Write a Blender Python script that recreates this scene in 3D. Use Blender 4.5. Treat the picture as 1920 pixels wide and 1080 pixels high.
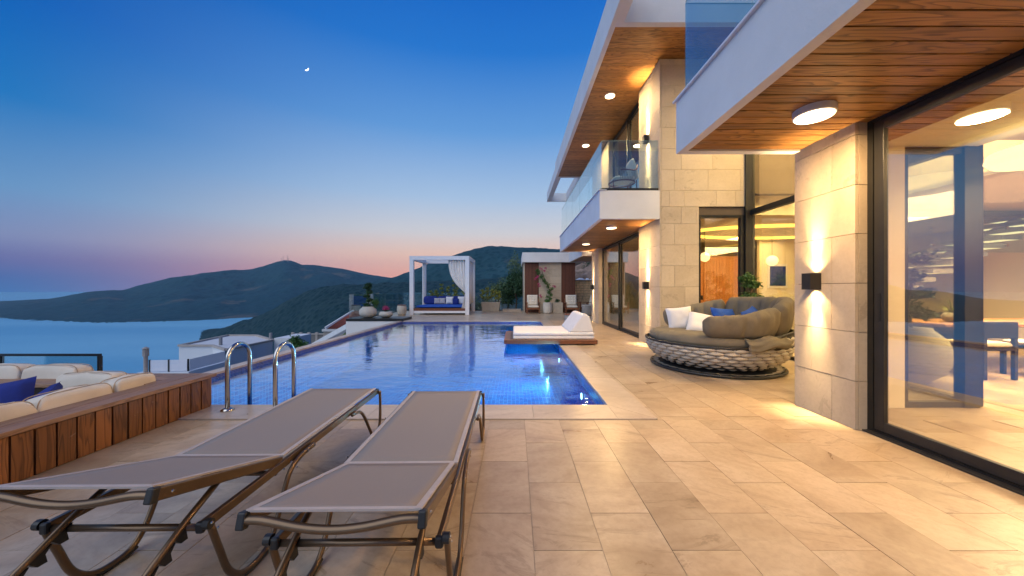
import bpy, math, random
from mathutils import Vector, noise, Matrix
R = math.radians; PI = math.pi
random.seed(7)
S = bpy.context.scene
for o in list(bpy.data.objects): bpy.data.objects.remove(o)
COL = S.collection

# ------------------------------------------------------------------ camera
cd = bpy.data.cameras.new('camera'); cam = bpy.data.objects.new('camera', cd); COL.objects.link(cam)
cam.location = (0, 0, 1.3); cam.rotation_euler = (R(90), 0, 0)
cd.sensor_width = 36; cd.lens = 36*650/1920; cd.shift_x = -6/1920; cd.shift_y = 3/1920
cd.clip_start = 0.05; cd.clip_end = 30000
S.camera = cam

# ------------------------------------------------------------------ dusk sky
def lin(c): return tuple(((v/255)/12.92 if v/255 <= .04045 else ((v/255+.055)/1.055)**2.4) for v in c)
w = bpy.data.worlds.new('World'); S.world = w; w.use_nodes = True
N = w.node_tree.nodes; L = w.node_tree.links; N.clear()
def wm(op, a, b=None, c=None):
    n = N.new('ShaderNodeMath'); n.operation = op
    for i, v in enumerate((a, b, c)):
        if v is None: continue
        if isinstance(v, (int, float)): n.inputs[i].default_value = v
        else: L.new(v, n.inputs[i])
    return n.outputs[0]
tc = N.new('ShaderNodeTexCoord'); sp = N.new('ShaderNodeSeparateXYZ'); L.new(tc.outputs['Generated'], sp.inputs[0])
X_, Y_, Z_ = sp.outputs
hor = wm('SQRT', wm('ADD', wm('ADD', wm('MULTIPLY', X_, X_), wm('MULTIPLY', Y_, Y_)), 1e-6))
tanel = wm('DIVIDE', Z_, hor)
t = wm('DIVIDE', wm('MAXIMUM', tanel, 0.0), 2.0)
def ramp(stops):
    r = N.new('ShaderNodeValToRGB'); e = r.color_ramp.elements
    for i, (p, c) in enumerate(stops):
        k = e[i] if i < 2 else e.new(p/2)
        k.position = p/2; k.color = (*lin(c), 1)
    L.new(t, r.inputs[0]); return r.outputs[0]
warm = ramp([(0, (248, 158, 138)), (.04, (248, 176, 152)), (.10, (242, 202, 182)), (.16, (214, 212, 216)), (.26, (170, 197, 228)),
             (.45, (100, 157, 220)), (.68, (38, 119, 207)), (1.0, (4, 90, 190)), (1.9, (0, 66, 166))])
cool = ramp([(0, (52, 112, 180)), (.02, (62, 102, 172)), (.05, (104, 104, 166)), (.09, (132, 144, 186)), (.17, (104, 152, 200)),
             (.32, (24, 118, 192)), (.5, (0, 94, 184)), (.8, (0, 74, 166)), (1.9, (0, 56, 140))])
az0 = R(8)
ca = wm('DIVIDE', wm('ADD', wm('MULTIPLY', X_, math.sin(az0)), wm('MULTIPLY', Y_, math.cos(az0))), hor)
mr = N.new('ShaderNodeMapRange'); mr.interpolation_type = 'SMOOTHSTEP'
mr.inputs['From Min'].default_value = .40; mr.inputs['From Max'].default_value = .97; L.new(ca, mr.inputs['Value'])
mx = N.new('ShaderNodeMix'); mx.data_type = 'RGBA'
L.new(mr.outputs[0], mx.inputs['Factor']); L.new(cool, mx.inputs['A']); L.new(warm, mx.inputs['B'])
bg = N.new('ShaderNodeBackground'); bg.inputs['Strength'].default_value = 1.0
wo = N.new('ShaderNodeOutputWorld'); L.new(mx.outputs['Result'], bg.inputs['Color']); L.new(bg.outputs[0], wo.inputs[0])

# after-glow: one broad soft sun lamp
sd = bpy.data.lights.new('sun', 'SUN'); sun = bpy.data.objects.new('sun', sd); COL.objects.link(sun)
sd.energy = 2.0; sd.angle = R(70); sd.color = (.93, .98, .99)
sun.rotation_euler = (R(46), 0, R(-38))
S.view_settings.view_transform = 'Standard'; S.view_settings.look = 'None'
S.view_settings.exposure = 0.0; S.view_settings.gamma = 1.0; S.view_settings.use_curve_mapping = False
S.render.engine = 'CYCLES'
S.cycles.max_bounces = 10; S.cycles.transparent_max_bounces = 24; S.cycles.caustics_reflective = False; S.cycles.caustics_refractive = False
S.cycles.sample_clamp_indirect = 4.0

WARM = (1.0, .64, .29)
def area(name, loc, size, power, color=WARM, rot=(0, 0, 0), shape='DISK', sy=None, spread=None):
    l = bpy.data.lights.new(name, 'AREA'); l.energy = power; l.color = color; l.shape = shape; l.size = size
    if sy: l.size_y = sy
    if spread: l.spread = R(spread)
    o = bpy.data.objects.new(name, l); COL.objects.link(o); o.location = loc; o.rotation_euler = rot; return o

# ------------------------------------------------------------------ node material helpers
class NM:
    def __init__(s, name):
        s.m = bpy.data.materials.new(name); s.m.use_nodes = True
        s.n = s.m.node_tree.nodes; s.l = s.m.node_tree.links
        s.b = s.n['Principled BSDF']; s.out = s.n['Material Output']
    def new(s, t, **k):
        n = s.n.new(t)
        for a, v in k.items(): setattr(n, a, v)
        return n
    def set(s, sock, v):
        if hasattr(v, 'is_output'): s.l.new(v, sock)
        elif isinstance(v, tuple) and len(v) == 3 and sock.type == 'RGBA': sock.default_value = (*v, 1)
        else: sock.default_value = v
    def math(s, op, a, b=None, c=None):
        n = s.new('ShaderNodeMath', operation=op)
        for i, v in enumerate((a, b, c)):
            if v is not None: s.set(n.inputs[i], v)
        return n.outputs[0]
    def vmath(s, op, a, b=None):
        n = s.new('ShaderNodeVectorMath', operation=op)
        s.set(n.inputs[0], a)
        if b is not None: s.set(n.inputs[1], b)
        return n.outputs[0]
    def pos(s): return s.new('ShaderNodeNewGeometry').outputs['Position']
    def obj(s): return s.new('ShaderNodeTexCoord').outputs['Object']
    def rand(s):
        a = s.new('ShaderNodeObjectInfo').outputs['Random']; b = s.new('ShaderNodeNewGeometry').outputs['Random Per Island']
        return s.math('FRACT', s.math('ADD', a, s.math('MULTIPLY', b, 7.31)))
    def mapping(s, v, scale=(1, 1, 1), loc=(0, 0, 0), rot=(0, 0, 0)):
        n = s.new('ShaderNodeMapping'); s.set(n.inputs[0], v)
        n.inputs['Scale'].default_value = scale; n.inputs['Location'].default_value = loc; n.inputs['Rotation'].default_value = rot
        return n.outputs[0]
    def noise(s, v, scale=1, detail=4, rough=.55, dist=0):
        n = s.new('ShaderNodeTexNoise'); s.set(n.inputs['Vector'], v)
        n.inputs['Scale'].default_value = scale; n.inputs['Detail'].default_value = detail
        n.inputs['Roughness'].default_value = rough; n.inputs['Distortion'].default_value = dist
        return n.outputs['Fac']
    def ramp(s, f, stops):
        r = s.new('ShaderNodeValToRGB'); s.l.new(f, r.inputs[0]); e = r.color_ramp.elements
        for i, (p, c) in enumerate(stops):
            if isinstance(c, (int, float)): c = (c, c, c)
            k = e[i] if i < 2 else e.new(p)
            k.position = p; k.color = (*c, 1)
        return r.outputs[0]
    def mix(s, f, a, b, mode='MIX'):
        n = s.new('ShaderNodeMix', data_type='RGBA', blend_type=mode)
        s.set(n.inputs['Factor'], f); s.set(n.inputs['A'], a); s.set(n.inputs['B'], b)
        return n.outputs['Result']
    def bump(s, h, strength=.3, dist=.01):
        n = s.new('ShaderNodeBump'); s.l.new(h, n.inputs['Height'])
        n.inputs['Strength'].default_value = strength; n.inputs['Distance'].default_value = dist
        s.l.new(n.outputs[0], s.b.inputs['Normal']); return n.outputs[0]
    def fin(s, color=None, rough=None, metal=None, spec=None):
        for k, v in (('Base Color', color), ('Roughness', rough), ('Metallic', metal), ('Specular IOR Level', spec)):
            if v is not None: s.set(s.b.inputs[k], v)
        return s.m

def simple(name, color, rough=.6, metal=0., var=.12, scale=6, bump=0, bscale=60, spec=.5):
    m = NM(name); p = m.obj(); f = m.noise(p, scale, 5)
    d = tuple(c*(1-var) for c in color); u = tuple(min(1, c*(1+var)) for c in color)
    c = m.mix(m.ramp(f, [(.3, 0.), (.7, 1.)]), d, u)
    if bump: m.bump(m.noise(p, bscale, 3), bump, .01)
    return m.fin(c, rough, metal, spec)

def emis(name, color, strength):
    m = NM(name); m.fin(color, .5)
    m.set(m.b.inputs['Emission Color'], color); m.b.inputs['Emission Strength'].default_value = strength
    return m.m

def travertine(name, dark, mid, light, tilevar=.35, rough=.29, scale=1., bump=.05):
    m = NM(name); r = m.rand(); p = m.pos()
    off = m.new('ShaderNodeCombineXYZ'); m.set(off.inputs[0], m.math('MULTIPLY', r, 37.)); m.set(off.inputs[1], m.math('MULTIPLY', r, 91.)); m.set(off.inputs[2], m.math('MULTIPLY', r, 13.))
    rot = m.new('ShaderNodeVectorRotate'); rot.rotation_type = 'Z_AXIS'; m.set(rot.inputs['Vector'], p); m.set(rot.inputs['Angle'], m.math('MULTIPLY', m.math('SUBTRACT', r, .5), 1.3))
    q = m.vmath('ADD', rot.outputs[0], off.outputs[0])
    cloud = m.noise(m.mapping(q, (1.0*scale, 1.8*scale, 1.4*scale)), 1.5, 7, .62, .8)
    vein = m.noise(m.mapping(q, (1.1*scale, 5*scale, 3*scale), rot=(0, 0, .6)), 1.3, 8, .7, 1.6)
    fine = m.noise(q, 26, 6, .65)
    c = m.ramp(cloud, [(.22, dark), (.47, mid), (.74, light)])
    blot = m.ramp(vein, [(.56, 0.), (.62, .8), (.66, .3), (.76, .75)])
    keep = m.ramp(m.math('FRACT', m.math('MULTIPLY', r, 17.7)), [(.3, 0.2), (.8, 1.)])
    c = m.mix(m.math('MULTIPLY', blot, m.math('MULTIPLY', keep, .62)), c, tuple(v*.62 for v in dark))
    c = m.mix(m.math('MULTIPLY', m.ramp(fine, [(.36, 1.), (.56, 0.)]), .20), c, tuple(v*.8 for v in dark))
    bright = m.math('ADD', 1-tilevar/2, m.math('MULTIPLY', m.math('FRACT', m.math('MULTIPLY', r, 5.3)), tilevar))
    vv = m.new('ShaderNodeCombineXYZ'); [m.set(vv.inputs[i], bright) for i in range(3)]
    c = m.mix(1., c, vv.outputs[0], 'MULTIPLY')
    m.bump(m.math('ADD', cloud, m.math('MULTIPLY', fine, .5)), bump, .01)
    rr = m.math('ADD', rough-.08, m.math('MULTIPLY', cloud, .2))
    return m.fin(c, rr, 0, .45)

def wood(name, dark, light, axis='X', rough=.42, freq=1.0, wear=0, tone=.5):
    m = NM(name); r = m.rand(); p = m.pos()
    off = m.new('ShaderNodeCombineXYZ'); [m.set(off.inputs[i], m.math('MULTIPLY', r, k)) for i, k in enumerate((43., 71., 17.))]
    q = m.vmath('ADD', p, off.outputs[0])
    a, b = .9*freq, 8.5*freq
    sc = {'X': (a, b, b), 'Y': (b, a, b), 'Z': (b, b, a)}[axis]
    n1 = m.noise(m.mapping(q, sc), 1, 2, .45, .3)
    rings = m.math('FRACT', m.math('MULTIPLY', n1, 11.))
    rg = m.ramp(rings, [(0, 0.), (.4, .8), (.85, 1.), (1., 0.)])
    fs = {'X': (3, 120, 120), 'Y': (120, 3, 120), 'Z': (120, 120, 3)}[axis]
    fine = m.noise(m.mapping(q, fs), 1, 3, .6)
    f = m.math('ADD', m.math('MULTIPLY', rg, .6), m.math('MULTIPLY', fine, .4))
    c = m.mix(f, dark, light)
    bright = m.math('ADD', 1-tone/2, m.math('MULTIPLY', m.math('FRACT', m.math('MULTIPLY', r, 9.1)), tone))
    vv = m.new('ShaderNodeCombineXYZ'); [m.set(vv.inputs[i], bright) for i in range(3)]
    c = m.mix(1., c, vv.outputs[0], 'MULTIPLY')
    if wear:
        wn = m.noise(q, 7, 8, .75, .6)
        c = m.mix(m.math('MULTIPLY', m.ramp(wn, [(.62, 0.), (.72, 1.)]), wear), c, (.42, .38, .33))
    m.bump(f, .12, .004)
    return m.fin(c, rough, 0, .4)

def schlick(m, ior, normal=None):
    g = m.new('ShaderNodeNewGeometry'); d = m.new('ShaderNodeVectorMath', operation='DOT_PRODUCT')
    m.l.new(g.outputs['Incoming'], d.inputs[0]); m.l.new(normal if normal is not None else g.outputs['Normal'], d.inputs[1])
    c = m.math('ABSOLUTE', d.outputs['Value']); r0 = ((ior-1)/(ior+1))**2
    return m.math('ADD', r0, m.math('MULTIPLY', m.math('POWER', m.math('SUBTRACT', 1., c), 5.), 1-r0))
def glassy(name, tint, base=.03, k=1.0, ior=1.5, rough=0.0):
    m = NM(name)
    tr = m.new('ShaderNodeBsdfTransparent'); tr.inputs[0].default_value = (*tint, 1)
    gl = m.new('ShaderNodeBsdfGlossy'); gl.inputs['Roughness'].default_value = rough; gl.inputs['Color'].default_value = (1, 1, 1, 1)
    f = m.math('MINIMUM', m.math('ADD', m.math('MULTIPLY', schlick(m, ior), k), base), .97)
    mixn = m.new('ShaderNodeMixShader'); m.l.new(f, mixn.inputs[0]); m.l.new(tr.outputs[0], mixn.inputs[1]); m.l.new(gl.outputs[0], mixn.inputs[2])
    m.l.new(mixn.outputs[0], m.out.inputs['Surface']); return m.m

def mosaic(name, s, cols, grout, gw=.1, rough=.18):
    m = NM(name); g = m.new('ShaderNodeNewGeometry')
    q = m.vmath('DIVIDE', g.outputs['Position'], (s, s, s))
    fr = m.vmath('FRACTION', q); fl = m.vmath('FLOOR', q)
    sf = m.new('ShaderNodeSeparateXYZ'); m.l.new(fr, sf.inputs[0]); sn = m.new('ShaderNodeSeparateXYZ'); m.l.new(m.vmath('ABSOLUTE', g.outputs['Normal']), sn.inputs[0])
    mask = None
    for i in range(3):
        ln = m.math('MULTIPLY', m.math('LESS_THAN', sf.outputs[i], gw), m.math('LESS_THAN', sn.outputs[i], .5))
        mask = ln if mask is None else m.math('MAXIMUM', mask, ln)
    wn = m.new('ShaderNodeTexWhiteNoise'); m.l.new(m.vmath('ADD', fl, m.vmath('MULTIPLY', g.outputs['Normal'], (.3, .3, .3))), wn.inputs['Vector'])
    c = m.ramp(wn.outputs['Value'], [(i/(len(cols)-1), c_) for i, c_ in enumerate(cols)])
    c = m.mix(mask, c, grout)
    return m.fin(c, rough, 0, .5)

M = {}
M['tile'] = travertine('travertine_tile', (.27, .185, .115), (.42, .315, .21), (.53, .425, .305), .22)
M['coping'] = travertine('travertine_coping', (.36, .27, .20), (.46, .37, .29), (.56, .47, .38), .12)
M['grout'] = simple('tile_grout', (.34, .26, .18), .8)
M['stone'] = travertine('limestone_block', (.47, .375, .265), (.54, .44, .32), (.60, .50, .375), .14, .6, .8, .12)
M['joint'] = simple('stone_joint', (.10, .075, .055), .9)
M['stucco'] = simple('white_stucco', (.72, .71, .70), .75, 0, .06, 1.6, .35, 60)
M['plaster'] = simple('cream_plaster', (.76, .68, .54), .8, 0, .04, 2)
M['soffit'] = wood('cedar_soffit', (.065, .024, .004), (.42, .195, .052), 'X', .38, 1.0, 0, .5)
M['dark_gap'] = simple('dark_gap', (.015, .010, .008), .9)
M['bench_wood'] = wood('bench_plank_wood', (.055, .018, .006), (.25, .098, .032), 'Z', .5, 1.2, .6, .6)
M['deck_wood'] = wood('deck_board_wood', (.15, .075, .04), (.30, .17, .10), 'Y', .5, 1.2, .1, .3)
M['deck_wood_x'] = wood('deck_board_wood_across', (.15, .075, .04), (.32, .19, .11), 'X', .5, 1.2, .1, .4)
M['teak'] = wood('teak', (.11, .035, .015), (.24, .085, .038), 'X', .45, 1.5)
M['cladding'] = wood('cladding_wood', (.085, .026, .014), (.16, .055, .03), 'Z', .5, 1.2, 0, .35)
M['door_wood'] = wood('door_wood', (.30, .10, .025), (.48, .19, .06), 'Z', .4, 1, 0, .1)
M['black'] = simple('black_metal', (.018, .018, .018), .38, .3)
M['frame'] = simple('anthracite_frame', (.032, .032, .033), .4, .4)
M['sconce'] = simple('sconce_metal', (.035, .032, .03), .45, .5)
M['steel'] = simple('polished_steel', (.50, .47, .43), .2, 1., .06)
M['bronze'] = simple('bronze_metal', (.16, .105, .065), .34, .75, .06)
M['plastic'] = simple('black_plastic', (.012, .012, .013), .5)
M['rivet'] = simple('rivet_metal', (.75, .66, .5), .25, 1.)
M['glass'] = glassy('clear_glass', (.93, .97, .96), .02, 1.0)
M['rail_glass'] = glassy('railing_glass', (.80, .90, .91), .05, 1.2)
M['door_glass'] = glassy('door_glass', (.92, .92, .90), .10, 1.8, 1.6)
M['mid_glass'] = glassy('dark_door_glass', (.88, .88, .83), .07, 1.5, 1.6)
M['glass_edge'] = simple('glass_edge', (.25, .42, .40), .2)
M['mosaic'] = mosaic('blue_mosaic', .08, [(.001, .075, .44), (.002, .135, .54), (.003, .23, .66)], (.05, .46, .92), .10)
M['band'] = mosaic('band_mosaic', .026, [(.006, .012, .10), (.012, .03, .22), (.02, .05, .30)], (.30, .33, .46), .14)
M['white_metal'] = simple('white_powder_coat', (.74, .73, .76), .45, 0, .03)
M['cream_fabric'] = simple('cream_fabric', (.68, .60, .49), .85, 0, .08, 4, .25, 240)
M['white_fabric'] = simple('white_fabric', (.76, .72, .70), .85, 0, .04, 4, .2, 240)
M['navy'] = simple('navy_fabric', (.005, .020, .19), .85, 0, .25, 8, .25, 240)
M['blue_fabric'] = simple('blue_fabric', (.006, .065, .36), .85, 0, .2, 8, .25, 240)
M['grey_fabric'] = simple('taupe_grey_fabric', (.165, .138, .098), .9, 0, .14, 5, .3, 240)
M['light_grey'] = simple('light_grey_fabric', (.42, .40, .42), .9, 0, .1, 5)
M['piping'] = simple('brown_piping', (.40, .30, .21), .8)
M['strap'] = simple('woven_strap', (.42, .37, .31), .55, 0, .16, 9)
M['strap_dark'] = simple('dark_cord', (.03, .03, .03), .7)
M['concrete'] = simple('pale_concrete', (.50, .46, .40), .85, 0, .1, 6, .2, 60)
M['concrete_grey'] = simple('grey_concrete', (.30, .28, .27), .85, 0, .1, 6, .2, 60)
M['planter'] = simple('beige_planter', (.45, .39, .31), .8, 0, .1, 6, .2, 60)
M['leaf'] = simple('green_leaf', (.06, .14, .028), .6, 0, .5, 9)
M['leaf_dark'] = simple('dark_leaf', (.028, .075, .024), .6, 0, .5, 9)
M['leaf_yellow'] = simple('yellow_green_leaf', (.26, .28, .04), .6, 0, .5, 9)
M['olive'] = simple('olive_leaf', (.12, .17, .06), .6, 0, .5, 5)
M['pink'] = simple('pink_blossom', (.50, .035, .16), .6, 0, .3, 9)
M['bark'] = simple('bark', (.12, .08, .05), .9, 0, .3, 20)
M['lamp'] = emis('lamp_diffuser', (1, .80, .48), 7.0)
M['lamp_dim'] = emis('pendant_diffuser', (1, .80, .38), 2.2)
M['cove'] = emis('cove_strip', (1, .66, .12), 2.6)
M['pool_lamp'] = emis('pool_lamp_glow', (.75, .9, 1), 12.)
M['moon'] = emis('moon_glow', (1, .97, .88), 3.)
M['curtain'] = simple('room_curtain', (.55, .50, .30), .9)
M['roof_white'] = simple('roof_render', (.62, .60, .58), .8, 0, .06, .3)
M['far_wall'] = simple('pale_house_wall', (.66, .67, .68), .8, 0, .05, .3)
M['rough_stone'] = simple('rough_stone_wall', (.72, .50, .27), .9, 0, .3, 3, .8, 12)
M['rubble'] = simple('rubble', (.24, .17, .13), .95, 0, .5, 1.2, 1., 4)
M['tarp'] = simple('white_sheet', (.55, .60, .68), .7, 0, .2, 2)
M['balus'] = simple('balustrade_stone', (.42, .36, .31), .85, 0, .1, 2)
M['roof_tile'] = simple('red_roof_tile', (.26, .065, .045), .8, 0, .3, 3)
M['table_wood'] = wood('table_wood', (.30, .13, .05), (.50, .26, .12), 'X', .35)
M['dark_blue'] = simple('dark_chair_wood', (.03, .032, .05), .5)
M['tread'] = simple('stair_tread', (.32, .29, .26), .5)

# sling mesh fabric
m = NM('sling_mesh'); p = m.obj()
wv = m.noise(m.mapping(p, (300, 900, 300)), 1, 2)
M['sling'] = m.fin(m.mix(wv, (.20, .165, .140), (.33, .28, .245)), .62, 0, .3)
M['hem'] = simple('sling_hem', (.42, .36, .33), .6, 0, .08, 20)

# pool water: reflecting surface over a tinted clear body
m = NM('pool_water'); g = m.pos()
h1 = m.noise(m.mapping(g, (1.0, 1.5, 1)), 5.5, 3, .5, .5); h2 = m.noise(m.mapping(g, (1, 1.3, 1)), 1.6, 2, .5, .3)
h3 = m.noise(g, 15, 2, .5)
hh = m.math('ADD', m.math('MULTIPLY', h2, .9), m.math('ADD', m.math('MULTIPLY', h1, .35), m.math('MULTIPLY', h3, .05)))
bn = m.new('ShaderNodeBump'); m.l.new(hh, bn.inputs['Height']); bn.inputs['Strength'].default_value = .32; bn.inputs['Distance'].default_value = .03
tr = m.new('ShaderNodeBsdfTransparent'); tr.inputs[0].default_value = (.30, .70, .97, 1)
gl = m.new('ShaderNodeBsdfGlossy'); gl.inputs['Roughness'].default_value = .0; gl.inputs['Color'].default_value = (.80, .94, 1, 1)
m.l.new(bn.outputs[0], gl.inputs['Normal'])
mixn = m.new('ShaderNodeMixShader'); m.l.new(m.math('MINIMUM', m.math('ADD', m.math('MULTIPLY', schlick(m, 1.34, bn.outputs[0]), 1.5), .03), .95), mixn.inputs[0])
m.l.new(tr.outputs[0], mixn.inputs[1]); m.l.new(gl.outputs[0], mixn.inputs[2]); m.l.new(mixn.outputs[0], m.out.inputs['Surface'])
M['water'] = m.m

# sea
m = NM('sea_water'); g = m.pos()
band = m.noise(m.mapping(g, (.0012, .006, 1)), 1, 4, .5, .4)
m.bump(m.noise(g, .05, 4, .6), .3, 3.)
M['sea'] = m.fin(m.mix(m.ramp(band, [(.35, 0.), (.65, 1.)]), (.10, .38, .56), (.19, .49, .64)), .40, 0, .6)

# hillsides
def hillmat(name, bush, soil, scale, patch):
    m = NM(name); g = m.pos()
    v = m.new('ShaderNodeTexVoronoi'); m.set(v.inputs['Vector'], g); v.inputs['Scale'].default_value = scale
    d = m.ramp(m.math('ADD', v.outputs['Distance'], m.math('MULTIPLY', m.noise(g, scale*2.5, 4), .5)), [(.50, 0.), (.78, 1.)])
    big = m.noise(g, scale*.09, 6, .6)
    c = m.mix(m.math('MULTIPLY', d, m.ramp(big, [(.3, .25), (.7, 1.)])), bush, soil)
    pz = m.noise(m.mapping(g, (.7, 1, 2.2)), patch, 7, .62, .7)
    c = m.mix(m.math('MULTIPLY', m.ramp(pz, [(.60, 0.), (.66, 1.)]), .6), c, (.13, .115, .10))
    m.bump(m.math('SUBTRACT', 1., v.outputs['Distance']), 1., 2.2)
    return m.fin(c, .95, 0, .1)
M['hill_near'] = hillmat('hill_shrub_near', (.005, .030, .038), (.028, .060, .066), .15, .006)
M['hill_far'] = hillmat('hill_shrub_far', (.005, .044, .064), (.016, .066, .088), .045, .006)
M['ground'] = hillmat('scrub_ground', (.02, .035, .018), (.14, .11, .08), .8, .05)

# ------------------------------------------------------------------ object helpers
WL = {}
def tag(o, label=None, cat=None, group=None, kind=None):
    if label: o['label'] = label
    if cat: o['category'] = cat
    if group: o['group'] = group
    if kind: o['kind'] = kind
    return o
def thing(name, label, cat, loc=(0, 0, 0), group=None):
    o = bpy.data.objects.new(name, None); o.empty_display_size = .1; COL.objects.link(o)
    o.location = loc; WL[o.name] = Vector(loc); return tag(o, label, cat, group)
def link(name, me, parent=None, wloc=(0, 0, 0), rot=None, scale=None):
    o = bpy.data.objects.new(name, me); COL.objects.link(o); wloc = Vector(wloc)
    WL[o.name] = wloc
    if parent is not None:
        o.parent = parent; o.location = wloc-WL[parent.name]
    else: o.location = wloc
    if rot: o.rotation_euler = rot
    if scale: o.scale = scale
    return o
def move(root, loc, rz=0):
    root.location = loc; root.rotation_euler = (0, 0, rz)
def rebase(root, loc):
    loc = Vector(loc); d = loc-root.location
    for c in root.children: c.location -= d
    root.location = loc; WL[root.name] = loc
def children(o): return [c for c in bpy.data.objects if c.parent == o]
def copy_tree(o, parent=None):
    c = o.copy(); COL.objects.link(c)
    if parent: c.parent = parent
    for ch in children(o): copy_tree(ch, c)
    return c

class MB:
    def __init__(s): s.v = []; s.f = []
    def add(s, vs, fs):
        b = len(s.v); s.v += [Vector(v) for v in vs]; s.f += [tuple(i+b for i in f) for f in fs]; return s
    def box(s, x0, x1, y0, y1, z0, z1):
        return s.add([(x0, y0, z0), (x1, y0, z0), (x1, y1, z0), (x0, y1, z0), (x0, y0, z1), (x1, y0, z1), (x1, y1, z1), (x0, y1, z1)],
                     [(0, 3, 2, 1), (4, 5, 6, 7), (0, 1, 5, 4), (1, 2, 6, 5), (2, 3, 7, 6), (3, 0, 4, 7)])
    def tube(s, pts, r, n=8, cap=True, closed=False, sx=1., sy=1.):
        pts = [Vector(p) for p in pts]; m_ = len(pts); rs = r if isinstance(r, (list, tuple)) else [r]*m_
        vs = []; fs = []; up = None
        for i, p in enumerate(pts):
            if closed: d = pts[(i+1) % m_]-pts[i-1]
            else: d = pts[min(i+1, m_-1)]-pts[max(i-1, 0)]
            d.normalize()
            if up is None: up = Vector((0, 0, 1)) if abs(d.z) < .9 else Vector((1, 0, 0))
            a = d.cross(up)
            if a.length < 1e-4: a = d.cross(Vector((1, 0, 0)))
            a.normalize(); b = a.cross(d).normalized(); up = b
            for k in range(n):
                t_ = 2*PI*k/n; vs.append(p+(a*math.cos(t_)*sx+b*math.sin(t_)*sy)*rs[i])
        for i in range(m_ if closed else m_-1):
            for k in range(n):
                j = (i+1) % m_
                fs.append((i*n+k, i*n+(k+1) % n, j*n+(k+1) % n, j*n+k))
        if cap and not closed: fs += [tuple(range(n))[::-1], tuple(range((m_-1)*n, m_*n))]
        return s.add(vs, fs)
    def bar(s, a, b, w, h):
        a = Vector(a); b = Vector(b); d = (b-a).normalized(); up = Vector((0, 0, 1)) if abs(d.z) < .95 else Vector((0, 1, 0))
        x = d.cross(up).normalized(); y = x.cross(d).normalized(); vs = []
        for p in (a, b):
            for i, j in ((-1, -1), (1, -1), (1, 1), (-1, 1)): vs.append(p+x*i*w/2+y*j*h/2)
        return s.add(vs, [(3, 2, 1, 0), (4, 5, 6, 7), (0, 1, 5, 4), (1, 2, 6, 5), (2, 3, 7, 6), (3, 0, 4, 7)])
    def lathe(s, prof, c=(0, 0, 0), n=24):
        vs = []; fs = []; m_ = len(prof)
        for r, z in prof:
            for k in range(n):
                t_ = 2*PI*k/n; vs.append((c[0]+r*math.cos(t_), c[1]+r*math.sin(t_), c[2]+z))
        for i in range(m_-1):
            for k in range(n): fs.append((i*n+k, i*n+(k+1) % n, (i+1)*n+(k+1) % n, (i+1)*n+k))
        fs.append(tuple(range(n))[::-1]); fs.append(tuple(range((m_-1)*n, m_*n)))
        return s.add(vs, fs)
    def prism(s, poly, z0, z1):
        n = len(poly)
        return s.add([(x, y, z0) for x, y in poly]+[(x, y, z1) for x, y in poly],
                     [tuple(range(n))[::-1], tuple(range(n, 2*n))]+[(i, (i+1) % n, n+(i+1) % n, n+i) for i in range(n)])
    def grid(s, fn, nu, nv, closed_u=False):
        vs = [fn(i/nu, j/nv) for j in range(nv+1) for i in range(nu+1)]
        return s.add(vs, [(j*(nu+1)+i, j*(nu+1)+i+1, (j+1)*(nu+1)+i+1, (j+1)*(nu+1)+i) for j in range(nv) for i in range(nu)])
    def mesh(s, name, mat, c=(0, 0, 0), smooth=False, ang=None):
        me = bpy.data.meshes.new(name); c = Vector(c)
        me.from_pydata([v-c for v in s.v], [], s.f); me.materials.append(mat)
        if smooth: me.polygons.foreach_set('use_smooth', [True]*len(me.polygons))
        me.update(); return me
    def build(s, name, mat, parent=None, smooth=False, origin=None, bevel=0, subd=0, solid=0):
        if origin is None:
            xs = [v.x for v in s.v]; ys = [v.y for v in s.v]; zs = [v.z for v in s.v]
            origin = ((min(xs)+max(xs))/2, (min(ys)+max(ys))/2, min(zs))
        me = s.mesh(name, mat, origin, smooth); o = link(name, me, parent, origin)
        if solid: md = o.modifiers.new('s', 'SOLIDIFY'); md.thickness = solid; md.offset = 0
        if bevel: md = o.modifiers.new('b', 'BEVEL'); md.width = bevel; md.segments = 2; md.limit_method = 'ANGLE'
        if subd: md = o.modifiers.new('d', 'SUBSURF'); md.levels = subd; md.render_levels = subd
        return o
def box(name, mat, b, parent=None, bevel=0): return MB().box(*b).build(name, mat, parent, bevel=bevel)
BOXC = {}
def piece(name, mat, b, parent):
    d = (round(b[1]-b[0], 3), round(b[3]-b[2], 3), round(b[5]-b[4], 3)); key = (d, mat.name)
    if key not in BOXC:
        BOXC[key] = MB().box(-d[0]/2, d[0]/2, -d[1]/2, d[1]/2, -d[2]/2, d[2]/2).mesh(name, mat)
    return link(name, BOXC[key], parent, ((b[0]+b[1])/2, (b[2]+b[3])/2, (b[4]+b[5])/2))
def xform(mb, loc=(0, 0, 0), rot=(0, 0, 0)):
    from mathutils import Euler
    m_ = Euler(rot).to_matrix(); l_ = Vector(loc); mb.v = [m_ @ v+l_ for v in mb.v]; return mb

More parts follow.
